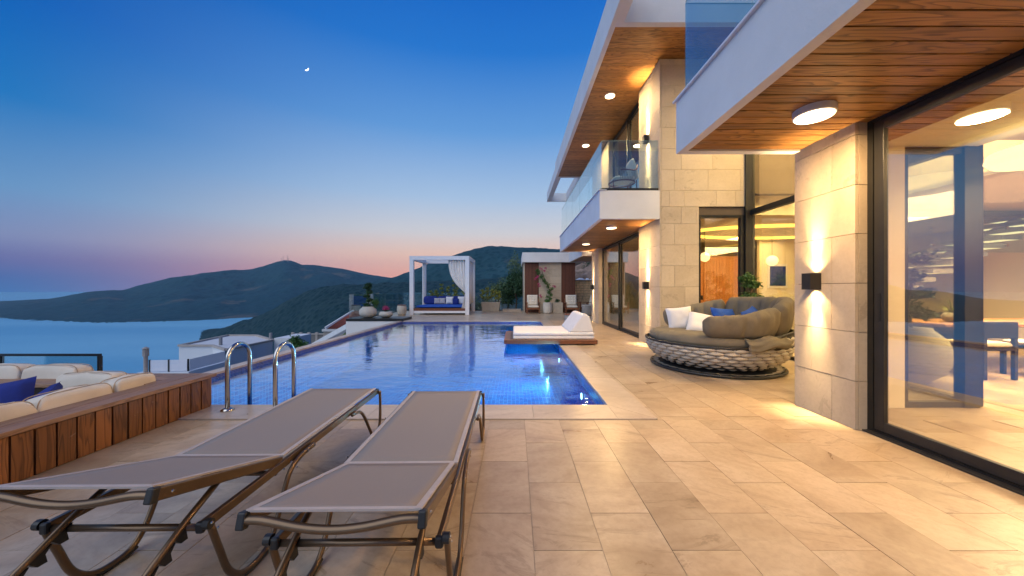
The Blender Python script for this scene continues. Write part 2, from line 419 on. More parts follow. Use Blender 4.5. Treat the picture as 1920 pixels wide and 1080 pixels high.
def cushion(sx, sy, sz, e=.28, seed=0, wr=.012, n=14):
    mb = MB()
    def sg(v, p): return math.copysign(abs(v)**p, v)
    vs = []; fs = []; nu = n*2; nv = n
    for j in range(nv+1):
        ph = -PI/2+PI*j/nv
        for i in range(nu):
            th = 2*PI*i/nu
            x = sg(math.cos(ph), e)*sg(math.cos(th), e); y = sg(math.cos(ph), e)*sg(math.sin(th), e); z = sg(math.sin(ph), .8)
            k = noise.noise(Vector((x*2.2+seed*3.1, y*2.2, z*1.3+seed)))*wr + noise.noise(Vector((x*7+seed, y*7, z*2)))*wr*.45
            bul = (1-.22*(x*x+y*y)/2)
            vs.append((x*sx/2+k*.5*x, y*sy/2+k*.5*y, z*sz/2*bul+k))
    for j in range(nv):
        for i in range(nu): fs.append((j*nu+i, j*nu+(i+1) % nu, (j+1)*nu+(i+1) % nu, (j+1)*nu+i))
    return mb.add(vs, fs)
def pillow(s, t_=.13, n=14, seed=0):
    mb = MB()
    for sg in (1, -1):
        def fn(a, b):
            u = a*2-1; v = b*2-1
            x = u*(1-.07*(1-v*v)); y = v*(1-.07*(1-u*u))
            z = sg*t_/2*((1-u**4)*(1-v**4))**.55*(1+.15*noise.noise(Vector((u*2+seed, v*2, seed))))
            return (x*s/2, y*s/2, z)
        mb.grid(fn, n, n)
    return mb
def leaves(mb, c, rad, n, size, seed=0, flat=.0, hollow=.3, stretch=2.0):
    rnd = random.Random(seed)
    for _ in range(n):
        while True:
            d = Vector((rnd.uniform(-1, 1), rnd.uniform(-1, 1), rnd.uniform(-1, 1)))
            if hollow < d.length < 1: break
        k = .75+.35*noise.noise(d*1.7+Vector((seed, 0, 0)))*2
        p = Vector(c)+Vector((d.x*rad[0], d.y*rad[1], d.z*rad[2]))*k
        a = Vector((rnd.uniform(-1, 1), rnd.uniform(-1, 1), rnd.uniform(-.6, .6))).normalized()
        b = a.cross(Vector((rnd.uniform(-1, 1), rnd.uniform(-1, 1), rnd.uniform(-1, 1)))).normalized()
        s_ = size*rnd.uniform(.6, 1.3)
        mb.add([p-a*s_*stretch/2, p+b*s_*.35, p+a*s_*stretch/2, p-b*s_*.35], [(0, 1, 2, 3)])
    return mb

# ------------------------------------------------------------------ SETTING: terrain, sea, hills
SEA = -78.7
def sstep(a, b, x): t_ = max(0, min(1, (x-a)/(b-a))); return t_*t_*(3-2*t_)
def gh(x, y):
    z = -.45-.32*max(0, -3-x)-.30*max(0, y-29)+.42*max(0, x-9)*sstep(18, 24, y)
    z -= 2.2*(1-sstep(20.5, 22.2, y))
    z += noise.noise(Vector((x*.05, y*.05, 0)))*1.2*sstep(26, 60, y+abs(x))+noise.noise(Vector((x*.2, y*.2, 3)))*.35*sstep(22, 40, y)
    if x < -5.2: z -= 1.2
    return max(z, SEA-4)
def warp(u, a, b, p=1.8):
    s_ = u*2-1; v = math.copysign(abs(s_)**p, s_); return (v*(b if v > 0 else -a))
MB().grid(lambda a, b: (lambda x, y: (x, y, gh(x, y)))(warp(a, -420, 260), warp(b, -260, 420)+10), 130, 130).build('ground', M['ground'], smooth=True, origin=(0, 0, 0))['kind'] = 'structure'
MB().add([(-16000, -9000, SEA), (16000, -9000, SEA), (16000, 22000, SEA), (-16000, 22000, SEA)], [(0, 1, 2, 3)]).build('sea', M['sea'], origin=(0, 0, SEA))['kind'] = 'structure'

def interp(pts, x):
    if x <= pts[0][0]: return pts[0][1]
    for (a, ya), (b, yb) in zip(pts, pts[1:]):
        if x <= b: return ya+(yb-ya)*(x-a)/(b-a)
    return pts[-1][1]
def hill(name, ridge, foot, back, mat, dist, n=(260, 70), rough=1., seed=0, lo=-900, hi=2300):
    """ridge: (azimuth px, skyline px) pairs read as bearings; dist(x)->distance of the crest; foot(x)->distance of the lower edge"""
    def fn(a, b):
        x = lo+(hi-lo)*a; az = (x-966)/650
        Yr = dist(x); Yf = foot(x); zr = max(1.3+(543-interp(ridge, x))/650*Yr, SEA-2)
        if b < .72:
            t_ = b/.72; Y = Yf+(Yr-Yf)*t_
            sh = t_**1.05*.55+.45*(t_*t_*(3-2*t_)); z = SEA-3+(zr-SEA+3)*sh
        else:
            t_ = (b-.72)/.28; Y = Yr+(back)*t_; z = zr+(SEA-3-zr)*t_**1.4
        X = az*Y
        amp = rough*min(1, max(0, (z-SEA)/60))*math.sin(PI*min(1, b/.72))
        q = Vector((X*.004+seed, Y*.004, 0)); z += noise.fractal(q, .9, 2.1, 5)*38*amp
        z += noise.noise(Vector((X*.05, Y*.05, seed)))*rough*2.0+noise.noise(Vector((X*.17, Y*.17, seed)))*rough*1.3
        return (X, Y, z)
    o = MB().grid(fn, *n).build(name, mat, smooth=True, origin=(0, 900, SEA)); o['kind'] = 'structure'; return o
A = [(-900, 590), (-300, 578), (0, 568), (50, 563), (97, 560), (160, 548), (195, 544.6), (232, 543.5), (260, 535), (320, 520), (380, 513), (420, 509), (470, 505), (500, 497), (520, 490),
     (535, 487), (550, 489), (565, 496), (590, 496.5), (640, 503), (690, 514), (735, 521), (800, 528), (1000, 530), (2300, 520)]
def shoreA(x): return 80*650/(interp([(-900, 61), (0, 64), (200, 66), (330, 61), (400, 58), (455, 54), (600, 50), (2300, 50)], x))
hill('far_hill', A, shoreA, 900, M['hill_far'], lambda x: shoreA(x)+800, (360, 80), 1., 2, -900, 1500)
B = [(-900, 900), (340, 655), (374, 639), (420, 618), (456, 601), (472, 598), (511, 580), (548, 558), (575, 547), (599, 538), (642, 533), (686, 532.5), (760, 529), (900, 524), (1100, 500), (1700, 470), (2300, 460)]
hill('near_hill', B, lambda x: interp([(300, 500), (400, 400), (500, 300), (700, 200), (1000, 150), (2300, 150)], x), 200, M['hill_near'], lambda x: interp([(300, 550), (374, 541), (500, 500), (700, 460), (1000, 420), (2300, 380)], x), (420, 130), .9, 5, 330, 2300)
Cc = [(300, 640), (560, 560), (640, 545), (697, 530), (734, 521), (767, 510), (791, 499), (830, 485), (862, 475), (890, 466), (919, 460.5), (940, 461), (960, 463), (1000, 464), (1046, 467), (1200, 475), (1500, 460), (2300, 420)]
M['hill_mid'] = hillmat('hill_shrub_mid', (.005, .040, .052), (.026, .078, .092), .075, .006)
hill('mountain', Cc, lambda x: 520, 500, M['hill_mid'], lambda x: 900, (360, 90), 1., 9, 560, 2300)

# crescent moon, radio masts
D = 9000
mc = Vector((-391/650*D, D, 1.3+414/650*D)); mr_ = 52
pts = []
for i in range(17): a = R(-150+180*i/16); pts.append((math.cos(a)*mr_, math.sin(a)*mr_))
ins = []
for i in range(17):
    a = R(-150+180*i/16); x, y = math.cos(a)*mr_, math.sin(a)*mr_
    ux, uy = math.cos(R(-60)), math.sin(R(-60)); d_ = x*ux+y*uy
    ins.append((x-ux*d_*.62, y-uy*d_*.62))
mb = MB()
for i in range(16):
    q = [pts[i], pts[i+1], ins[i+1], ins[i]]
    vs = [(mc.x+a, mc.y-4, mc.z+b) for a, b in q]+[(mc.x+a, mc.y+4, mc.z+b) for a, b in q]
    mb.add(vs, [(0, 1, 2, 3), (7, 6, 5, 4), (0, 4, 5, 1), (2, 6, 7, 3)])
tag(mb.build('moon', M['moon']), 'thin white crescent moon in the blue dusk sky', 'moon')
for i, (x, h) in enumerate(((528, 15), (531, 26), (539, 30), (541, 14))):
    Y = 1650; bx = (x-966)/650*Y; bz = 1.3+(543-489)/650*Y-6
    t_ = MB().tube([(bx, Y, bz), (bx, Y, bz+h+6)], [.9, .3], 6)
    for k in (.6, .85): t_.box(bx-1.6, bx+1.6, Y-.3, Y+.3, bz+6+h*k, bz+6+h*k+.7)
    tag(t_.build('radio_mast', M['concrete_grey']), ['short thin mast leftmost on the hill summit', 'tall thin mast left of the tallest one on the hill summit', 'tallest thin mast on the hill summit', 'short thin mast rightmost on the hill summit'][i], 'mast', 'radio masts on the hill summit')

# ------------------------------------------------------------------ SETTING: terrace, pool
BX = -3.36
POOL = (-4.67, 1.03, 3.88, 14.3)
ter = MB(); 
for b in ((BX-.02, 14, -2.5, 3.47), (1.42, 14, 3.47, 14.69), (-6.95, 14, 14.69, 21.5)): ter.box(b[0], b[1], b[2], b[3], -.35, -.004)
terrace = ter.build('terrace', M['grout']); terrace['kind'] = 'structure'
tw, tl = .345, .606
areas = [(BX, 3.36, -2.4, 3.455), (1.425, 3.36, 3.455, 14.69), (-6.95, 5.1, 14.69, 21.5), (3.36, 5.16, 3.93, 7.5)]
tiles = []
for (ax0, ax1, ay0, ay1) in areas:
    k0 = math.floor((ax0-.0925)/tw)-1
    for k in range(k0, k0+80):
        x0 = .0925+k*tw; x1 = x0+tw
        if x0 > ax1: break
        off = 1.728 if k % 2 == 0 else 2.017
        j0 = math.floor((ay0-off)/tl)-1
        for j in range(j0, j0+60):
            y0 = off+j*tl; y1 = y0+tl
            a0, a1, b0, b1 = max(x0, ax0), min(x1, ax1), max(y0, ay0), min(y1, ay1)
            if a1-a0 > .03 and b1-b0 > .03: tiles.append((a0, a1, b0, b1))
def appar(t_):
    cx, cy = (t_[0]+t_[1])/2, (t_[2]+t_[3])/2
    if t_[3] < 1.55 or abs(cx/max(cy, .1)) > 1.6: return 0
    return (t_[1]-t_[0])*(t_[3]-t_[2])/cy**3
tiles.sort(key=appar, reverse=True)
g = .0014; rest = MB()
for i, t_ in enumerate(tiles):
    dz = random.uniform(-.0012, .0012)
    b = (t_[0]+g, t_[1]-g, t_[2]+g, t_[3]-g, -.022, 0)
    if i < 295:
        o = piece('tile', M['tile'], b, terrace); o.location.z += dz
    else: rest.box(*b[:4], -.02, dz)
o = rest.build('paving', M['tile'], terrace); o['kind'] = 'stuff'

# interior floor
fl = MB()
x = 3.36
for ix in range(30):
    for iy in range(30):
        a0 = 3.37+ix*.345; b0 = -2+iy*.606+(ix % 2)*.3
        if a0 < 5.16 and b0+.606 > 3.6 and b0 < 7.6: continue
        fl.box(a0+g, a0+.345-g, b0+g, b0+.606-g, -.02, .001)
fo = fl.build('interior_floor', M['tile']); fo['kind'] = 'structure'

# coping stones
pool = thing('swimming_pool', 'rectangular infinity pool lined with deep blue mosaic tiles', 'pool', (POOL[0], POOL[2], -1.3))
px0, px1, py0, py1 = POOL
def coping(b, n, along, z1=.012):
    for i in range(n):
        if along == 'x': a = b[0]+(b[1]-b[0])*i/n; c = b[0]+(b[1]-b[0])*(i+1)/n; piece('coping_stone', M['coping'], (a+.0015, c-.0015, b[2], b[3], -.03, z1), pool)
        else: a = b[2]+(b[3]-b[2])*i/n; c = b[2]+(b[3]-b[2])*(i+1)/n; piece('coping_stone', M['coping'], (b[0], b[1], a+.0015, c-.0015, -.03, z1), pool)
coping((-4.87, 1.03, 3.46, 3.88), 7, 'x'); coping((-4.87, -4.67, 3.885, 14.3), 16, 'y', .004); coping((-4.85, 1.42, 14.3, 14.69), 9, 'x', .006)
# mitred corner and right run
MB().prism([(1.0315, 3.46), (1.42, 3.46), (1.03, 3.88)], -.03, .012).build('coping_stone', M['coping'], pool)
MB().prism([(1.423, 3.465), (1.423, 4.4), (1.033, 4.4), (1.033, 3.885)], -.03, .011).build('coping_stone', M['coping'], pool)
coping((1.033, 1.423, 4.403, 14.3), 14, 'y', .004)
MB().box(-4.87, 1.42, 3.455, 3.47, -.05, -.001).build('shadow_gap', M['joint'], pool)
zf = -.95
MB().box(px0-.2, px1+.1, py0-.1, py1+.1, zf-.15, zf).build('pool_floor', M['mosaic'], pool)
wl_ = MB(); wl_.box(px0-.19, px0, py0, py1, zf, -.2); wl_.box(px1, px1+.2, py0, py1, zf, -.2); wl_.box(px0-.2, px1+.2, py0-.2, py0, zf, -.2); wl_.box(px0-.2, px1+.2, py1, py1+.2, zf, -.2)
wl_.build('pool_wall', M['mosaic'], pool)
bd = MB(); bd.box(px0-.19, px0, py0, py1, -.2, -.031); bd.box(px1, px1+.2, py0, py1, -.2, -.031); bd.box(px0-.2, px1+.2, py0-.2, py0, -.2, -.031); bd.box(px0-.2, px1+.2, py1, py1+.2, -.2, -.031)
bd.build('waterline_band', M['band'], pool)
MB().box(px0-.26, px0-.193, py0-.3, py1+.2, -3.5, -.031).build('outer_wall', M['stucco'], pool)
MB().add([(px0, py0, -.085), (px1, py0, -.085), (px1, py1, -.085), (px0, py1, -.085)], [(0, 1, 2, 3)]).build('water', M['water'])['kind'] = 'structure'
for i, y in enumerate((5.3, 8.0, 10.7, 13.0)):
    pl = thing('pool_lamp', ['round underwater lamp glowing near the pool corner closest to the viewer', 'round underwater lamp glowing just past the corner of the floating platform', 'round underwater lamp in the pool wall behind the platform', 'round underwater lamp nearest the far end of the pool'][i], 'pool lamp', (px1, y, -.33), 'underwater lamps in the house side pool wall')
    b_ = MB().tube([(px1-.001, y, -.33), (px1-.015, y, -.33)], .06, 14).build('lamp_rim', M['steel'], pl)
    MB().tube([(px1-.014, y, -.33), (px1-.022, y, -.33)], .045, 14).build('lamp_lens', M['pool_lamp'], pl)
    area('pool_light', (px1-.03, y, -.33), .1, 80, (.45, .85, 1), (0, R(100), 0))

# raised corner of the terrace left of the pool
box('corner_wall', M['stucco'], (-6.98, -4.88, 14.3, 21.5, -3.4, -.01))['kind'] = 'structure'
sl = box('stone_ledge', M['black'], (-6.98, -4.62, 14.28, 15.5, .0, .105), bevel=.006); tag(sl, 'black stone ledge carrying two pale round pots beside the pool', 'ledge')

# ------------------------------------------------------------------ VILLA
villa = thing('villa', 'modern two storey villa of cream stone, white balconies and cedar soffits', 'house', (3.15, 3.9, 0))
ZC = [0, .45, .905, 1.36, 1.82, 2.275, 2.735, 3.11, 3.46, 3.91, 4.37, 4.83, 5.28, 5.74, 6.2, 6.325]
def stonewall(core, face, a0, a1, plane, z1, joints, depth=.03, zb=0, hole=None):
    """face '-y': blocks on plane y (a=x); face '-x': blocks on plane x (a=y)"""
    g_ = .0025
    for r_, (za, zb_) in enumerate(zip(ZC, ZC[1:])):
        if za >= z1-.02 or zb_ <= zb: continue
        za_, zt = max(za, zb), min(zb_, z1)
        js = [a0]+[j for j in joints[r_ % len(joints)] if a0 < j < a1]+[a1]
        for p, q in zip(js, js[1:]):
            lo, hi = p+g_, q-g_
            segs = [(lo, hi)]
            if hole and za_ < hole[2]-.02:
                segs = []
                if lo < hole[0]: segs.append((lo, min(hi, hole[0])))
                if hi > hole[1]: segs.append((max(lo, hole[1]), hi))
            for lo_, hi_ in segs:
                if hi_-lo_ < .02: continue
                e = random.uniform(-.001, .001)
                zz0 = za_+g_
                if face == '-y': piece('stone_block', M['stone'], (lo_, hi_, plane+e, plane+depth, zz0, zt-g_), core)
                elif face == '-x': piece('stone_block', M['stone'], (plane+e, plane+depth, lo_, hi_, zz0, zt-g_), core)
# near pillar (wall end)
near = MB().box(3.175, 3.42, 3.235, 3.885, 0, 2.87).build('stone_pillar', M['joint'], villa)
stonewall(near, '-x', 3.21, 3.91, 3.15, 2.87, [[3.45], [3.69], [3.45], [3.45], [3.69]])
stonewall(near, '-y', 3.182, 3.42, 3.211, 2.87, [[]])
nb = MB().box(3.42, 4.27, 3.8, 3.9, 0, 2.87).build('wall', M['plaster'], villa)
# mid building front wall with door opening
mid = MB()
mid.box(3.185, 4.0, 7.58, 7.75, 0, 6.32); mid.box(4.0, 5.1, 7.58, 7.75, 2.93, 6.32); mid.box(3.176, 3.42, 7.58, 8.80, 0, 6.322); mid.box(5.1, 6.2, 7.58, 7.75, 3.4, 6.32)
midw = mid.build('stone_wall', M['joint'], villa)
stonewall(midw, '-x', 7.55, 8.83, 3.15, 6.325, [[8.3], [8.0], [8.45], [8.15]])
J = [[3.70, 4.3, 4.75], [3.47, 3.70, 4.5], [3.70, 4.3], [3.47, 4.2, 4.7], [3.70], [3.47, 4.16, 4.855], [3.62, 3.95, 4.6], [3.36, 3.68, 4.38, 4.8], [3.47, 4.2, 4.9], [3.62, 4.3], [3.47, 4.05, 4.7]]
stonewall(midw, '-y', 3.182, 5.1, 7.55, 6.325, J, hole=(4.0, 5.1, 2.93))
# far pillar
far = MB().box(3.176, 3.42, 13.13, 14.27, 0, 2.87).build('stone_pillar', M['joint'], villa)
stonewall(far, '-x', 13.1, 14.3, 3.15, 2.87, [[13.6], [13.9]]); stonewall(far, '-y', 3.182, 3.42, 13.1, 2.87, [[]])
up = MB().box(3.176, 3.42, 11.73, 14.2, 3.46, 6.32).build('stone_pillar', M['joint'], villa)
stonewall(up, '-x', 11.7, 14.2, 3.15, 6.325, [[12.3, 13.4], [12.7]], zb=3.46); stonewall(up, '-y', 3.182, 3.42, 11.7, 6.325, [[]], zb=3.46)

# balconies (white stucco boxes with cedar undersides)
def slab(name, x0, x1, y0, y1, z0, z1, lip=.09, xe=None, plank_mat='soffit', mat='stucco', nearlip=True, pitch=.12, drop=.02):
    mb = MB()
    mb.box(x0, x0+lip, y0, y1, z0, z1)
    mb.box(x0+lip, x1, y1-lip, y1, z0, z1)
    if nearlip: mb.box(x0+lip, x1, y0, y0+lip, z0, z1)
    mb.box(x0+lip, x1, y0+(lip if nearlip else 0), y1-lip, z0+.06, z1-.002)
    b = mb.build(name, M[mat], villa)
    y = y0+(lip if nearlip else 0); ye = y1-lip
    MB().box(x0+lip, x1, y, ye, z0+.045, z0+.059).build('backing', M['dark_gap'], b)
    n = int(round((ye-y)/pitch)); p = (ye-y)/n
    for i in range(n): piece('soffit_plank', M[plank_mat], (x0+lip+.002, xe(y+i*p) if xe else x1, y+i*p+.006, y+(i+1)*p-.006, z0+.018, z0+.045), b)
    return b
slab('balcony', 1.82, 3.9, -2.5, 3.92, 2.83, 3.41, nearlip=False)
slab('balcony', 1.84, 3.147, 7.55, 14.25, 2.845, 3.46, xe=lambda y: 3.147 if y < 8.72 or y > 13.0 else 3.285)
MB().box(3.15, 3.41, 8.84, 13.09, 2.89, 3.458).build('floor_edge', M['stucco'], villa)
slab('canopy', 2.75, 4.6, 14.3, 17.7, 2.7, 3.25)
# copings on balcony fronts
MB().box(1.79, 1.99, -2.5, 3.95, 3.412, 3.435).build('coping', M['white_metal'], villa, bevel=.004)
MB().box(1.81, 1.99, 7.53, 14.28, 3.462, 3.478).build('coping', M['white_metal'], villa, bevel=.004)
# main roof with open frames at both ends
rf = MB()
rf.box(1.82, 1.92, 2.6, 15.8, 6.335, 7.05); rf.box(1.82, 1.92, 15.8, 19.9, 6.335, 6.83)
rf.box(1.92, 2.05, 2.6, 6.53, 6.335, 7.0); rf.box(1.92, 9.5, 6.53, 6.65, 6.335, 7.0); rf.box(1.92, 9.5, 2.6, 2.9, 6.335, 7.0)
rf.box(1.92, 9.5, 6.65, 15.5, 6.395, 7.02)
rf.box(1.92, 3.4, 15.5, 15.62, 6.335, 7.0); rf.box(1.92, 2.05, 15.62, 19.8, 6.335, 6.8)
rf.box(1.92, 3.4, 19.8, 19.9, 6.337, 6.81); rf.box(2.9, 3.4, 15.62, 19.8, 6.335, 6.8)
roof = rf.build('roof', M['stucco'], villa)
MB().box(1.92, 9.5, 6.65, 15.5, 6.378, 6.394).build('backing', M['dark_gap'], roof)
n = 74; p = (15.5-6.65)/n
for i in range(n): piece('soffit_plank', M['soffit'], (1.925, 9.4, 6.65+i*p+.005, 6.65+(i+1)*p-.005, 6.35, 6.378), roof)

# glazing
def pane(parent, b, mat='door_glass'): return MB().box(*b).build('pane', M[mat], parent)
def slider(x, y0, y1, z0, z1, mull, mat, fw=.07):
    d = MB(); d.box(x-.05, x+.09, y0, y0+.05, z0, z1); d.box(x-.05, x+.09, y1-.05, y1, z0, z1); d.box(x-.05, x+.09, y0+.05, y1-.05, z1-.05, z1)
    d.box(x-.05, x+.09, y0+.05, y1-.05, z0, z0+.03)
    dd = d.build('sliding_door', M['black'], villa)
    ys = [y0+.05]+mull+[y1-.05]
    for k, (a, b) in enumerate(zip(ys, ys[1:])):
        xo = x-.02 if k % 2 == (len(ys) % 2) else x+.03
        s_ = MB(); w_ = .045
        za, zb_ = z0+.032, z1-.052
        s_.box(xo-w_/2, xo+w_/2, a+.001, a+fw, za, zb_); s_.box(xo-w_/2, xo+w_/2, b-fw, b-.001, za, zb_)
        s_.box(xo-w_/2, xo+w_/2, a+fw, b-fw, za, za+.085); s_.box(xo-w_/2, xo+w_/2, a+fw, b-fw, zb_-fw, zb_)
        s_.build('sash', M['frame'], dd, bevel=.004)
        pane(dd, (xo-.004, xo+.004, a+fw, b-fw, za+.085, zb_-fw), mat)
    return dd
nd = slider(3.31, -1.5, 3.21, 0, 2.87, [.3], 'door_glass', .085)
MB().box(3.262, 3.268, 3.10, 3.125, 1.02, 1.27).build('handle', M['plastic'], nd, bevel=.002)
MB().box(3.20, 3.262, -1.5, 3.2, -.003, .012).build('track', M['frame'], nd)
slider(3.34, 8.83, 13.1, 0, 2.845, [11.05], 'mid_glass', .05)
slider(3.34, 8.83, 11.7, 3.46, 6.33, [10.2], 'mid_glass', .05)
# recess: hinged door in the front wall, corner post, curtain wall
fd = MB(); fd.box(4.0, 4.045, 7.56, 7.66, 0, 2.93); fd.box(4.045, 4.92, 7.56, 7.66, 2.87, 2.93); fd.box(4.92, 5.0, 7.56, 7.66, 0, 2.93); fd.box(4.045, 4.92, 7.56, 7.66, 0, .05)
fdo = fd.build('glass_door', M['black'], villa); pane(fdo, (4.045, 4.92, 7.605, 7.613, .05, 2.87), 'mid_glass')
cw = MB(); cw.box(5.0, 5.2, 7.52, 7.7, 0, 6.3); cw.box(5.1, 5.2, 3.93, 7.52, 2.92, 3.03); cw.box(5.1, 5.2, 3.93, 7.52, 0, .06); cw.box(5.1, 5.2, 3.85, 3.93, 0, 6.3); cw.box(5.1, 5.2, 5.65, 5.72, .06, 2.92); cw.box(5.1, 5.2, 5.65, 5.72, 3.03, 6.3)
cwo = cw.build('curtain_wall', M['black'], villa)
for a, b in ((3.93, 5.65), (5.72, 7.52)):
    for c, d in ((.06, 2.92), (3.03, 6.3)): pane(cwo, (5.145, 5.153, a, b, c, d), 'mid_glass')
iw = MB(); iw.box(4.27, 4.33, 3.82, 3.88, 0, 2.87); iw.box(4.93, 5.1, 3.8, 3.9, 0, 2.87); iw.box(4.33, 4.93, 3.82, 3.88, 2.8, 2.87); iw.box(4.33, 4.93, 3.82, 3.88, 0, .06)
iwo = iw.build('side_window', M['frame'], villa); pane(iwo, (4.33, 4.93, 3.846, 3.854, .06, 2.8), 'glass')

# interior shell
ins_ = MB()
ins_.box(3.42, 12.5, 14.1, 14.3, 0, 6.3); ins_.box(12.5, 12.7, -2.5, 14.3, 0, 6.3); ins_.box(3.42, 12.5, -2.7, -2.5, 0, 2.95)
ins_.box(3.42, 5.1, -2.5, 3.85, 2.88, 3.4); ins_.box(5.2, 12.5, -2.5, 3.85, 2.96, 3.4)
ins_.box(3.44, 12.5, 7.76, 14.1, 2.97, 3.4); ins_.box(5.2, 12.5, 3.85, 4.0, 3.4, 6.3)
ins_.box(5.2, 12.5, 3.85, 7.76, 6.1, 6.32); ins_.box(7.6, 7.75, 3.9, 7.5, 3.05, 6.1)
ins_.box(6.9, 12.5, 3.85, 7.76, 2.97, 3.04)
ins_.build('interior_walls', M['plaster'], villa)
iw2 = MB(); iw2.box(5.2, 6.25, 12.2, 12.35, 0, 2.97); iw2.box(8.1, 9.6, 11.5, 11.62, 0, 2.97)
iw2.build('partition', M['plaster'], villa)
MB().box(9.65, 12.4, 11.0, 11.1, 0, 2.5).build('wardrobe', M['cladding'], villa)
wd = MB().box(6.27, 8.08, 12.0, 12.08, 0, 2.45).build('wooden_door', M['door_wood'], villa)
for i in range(16): piece('door_slat', M['door_wood'], (6.29+i*.111, 6.29+i*.111+.1, 11.975, 11.999, .03, 2.42), wd)
MB().box(6.42, 6.45, 11.9, 11.97, .95, 1.1).build('handle', M['black'], wd)
# ceiling cove glow (oval ring recess lit inside)
cv = MB()
cv.tube([(7.4+2.4*math.cos(a*PI/16), 9.9+1.1*math.sin(a*PI/16), 2.935) for a in range(32)], .05, 6, closed=True)
cv.build('cove_light', M['cove'], villa)
MB().tube([(9.4+1.5*math.cos(a*PI/12), 1.9+1.2*math.sin(a*PI/12), 2.93) for a in range(24)], .04, 6, closed=True).build('cove_light', M['cove'], villa)
cur = MB().grid(lambda u, v: (3.62+.045*math.sin(u*55), 11.9+1.1*u, .03+2.9*v), 110, 2); cu = cur.build('curtain', M['curtain'], villa, smooth=True, solid=.01)
area('room_light', (7.2, 9.9, 2.9), 3.0, 250, (1, .66, .24), shape='SQUARE')
area('room_light', (7.6, .9, 2.86), 3.0, 560, (1, .68, .33), shape='SQUARE')
area('room_light', (8.0, 5.2, 2.9), 2.4, 800, (1, .70, .36), shape='SQUARE')
area('room_light', (6.3, 5.8, 6.0), 1.5, 800, (1, .68, .26), shape='SQUARE')
area('room_light', (5.2, 10.2, 6.0), 1.5, 90, (1, .72, .4), shape='SQUARE')
area('room_light', (4.4, 1.9, 2.86), .5, 85, (1, .66, .30))
up2 = MB(); up2.box(5.6, 5.7, 8, 14, 3.4, 6.3); up2.box(3.42, 5.6, 8.85, 11.7, 6.25, 6.33); up2.build('interior_walls', M['plaster'], villa)

# stairs: floating treads rising to the right
st = thing('staircase', 'floating staircase of thick open treads rising behind the dining table', 'staircase', (6.6, 6.8, 0))
for i in range(11):
    x0 = 7.6+i*.36; z = 1.12+i*.175
    MB().box(x0, x0+.42, 7.2, 8.3, z, z+.09).build('tread', M['tread'], st)
    MB().box(x0+.03, x0+.39, 7.24, 8.2, z-.006, z-.001).build('light_strip', M['lamp_dim'], st)
MB().bar((7.6, 7.75, 1.0), (11.5, 7.75, 2.95), .12, .18).build('stringer', M['tread'], st)
MB().box(6.95, 12.0, 7.02, 7.03, 2.05, 2.9).build('glass_guard', M['rail_glass'], st)
for k in range(6):
    for zz in (2.2, 2.55): MB().tube([(7.7+k*.75, 7.0, zz), (7.7+k*.75, 7.05, zz)], .03, 10).build('clamp', M['steel'], st)

# wall picture, switch
pic = thing('wall_picture', 'small dark blue framed picture on the hall wall', 'picture', (8.7, 11.49, 1.5))
MB().box(8.35, 9.0, 11.46, 11.5, 1.35, 2.15).build('frame', M['white_metal'], pic); MB().box(8.42, 8.93, 11.44, 11.458, 1.43, 2.07).build('print', M['navy'], pic)

# ------------------------------------------------------------------ lamps
def ceiling_lamp(x, y, z, r, label, power, h=.05):
    t_ = thing('ceiling_lamp', label, 'ceiling lamp', (x, y, z), 'round lamps under the soffits')
    MB().lathe([(r*.96, -h), (r, -h+.008), (r, 0)], (x, y, z), 32).build('housing', M['white_metal'], t_)
    MB().lathe([(r*.9, -h-.006), (r*.92, -h-.001)], (x, y, z), 32).build('diffuser', M['lamp'], t_)
    area('lamp_light', (x, y, z-h-.012), r*1.8, power, WARM)
ceiling_lamp(2.57, 2.98, 2.848, .15, 'largest round lamp, under the near balcony beside the sliding door', 66, .06)
ceiling_lamp(2.5, .6, 2.848, .15, 'round lamp under the near balcony out beyond the frame edge', 34, .06)
ceiling_lamp(2.40, 8.65, 2.863, .13, 'round lamp under the far balcony, nearer of its two', 60, .03)
ceiling_lamp(2.40, 11.75, 2.863, .13, 'round lamp under the far balcony, farther of its two', 60, .03)
ceiling_lamp(2.46, 9.0, 6.35, .13, 'round lamp in the upper roof soffit, nearer of its two', 95, .03)
ceiling_lamp(2.46, 12.1, 6.35, .13, 'round lamp in the upper roof soffit, farther of its two', 95, .03)
def sconce(x, y, z, label, power=8):
    t_ = thing('wall_sconce', label, 'wall lamp', (x, y, z), 'up and down wall lamps on the stone piers')
    s_ = MB(); h = .085
    s_.box(x-.115, x-.105, y-.055, y+.055, z-h, z+h); s_.box(x-.105, x-.002, y-.055, y-.045, z-h, z+h); s_.box(x-.105, x-.002, y+.045, y+.055, z-h, z+h); s_.box(x-.012, x-.002, y-.045, y+.045, z-h, z+h)
    s_.box(x-.105, x-.012, y-.045, y+.045, z-.03, z+.03)
    s_.build('housing', M['sconce'], t_)
    MB().box(x-.085, x-.03, y-.025, y+.025, z+.031, z+.04).build('bulb', M['lamp'], t_); MB().box(x-.085, x-.03, y-.025, y+.025, z-.04, z-.031).build('bulb', M['lamp'], t_)
    for sgn in (1, -1):
        area('sconce_light', (x-.055, y, z+sgn*.05), .03, power*.55, (1, .66, .30), (R(180) if sgn > 0 else 0, 0, 0), spread=100)
        area('sconce_light', (x-.055, y, z+sgn*.05), .03, power*.7, (1, .72, .36), (R(180) if sgn > 0 else 0, 0, 0), spread=38)
sconce(3.15, 3.62, 1.385, 'black cube wall lamp on the nearest stone pier by the sliding door')
sconce(3.15, 8.22, 1.40, 'black cube wall lamp on the ground floor of the middle stone pier', 10)
sconce(3.15, 8.22, 4.86, 'black cube wall lamp on the upper floor stone pier above the balcony', 17)
sconce(3.15, 13.95, 1.40, 'black cube wall lamp on the farthest stone pier beside the wooden chairs', 9)
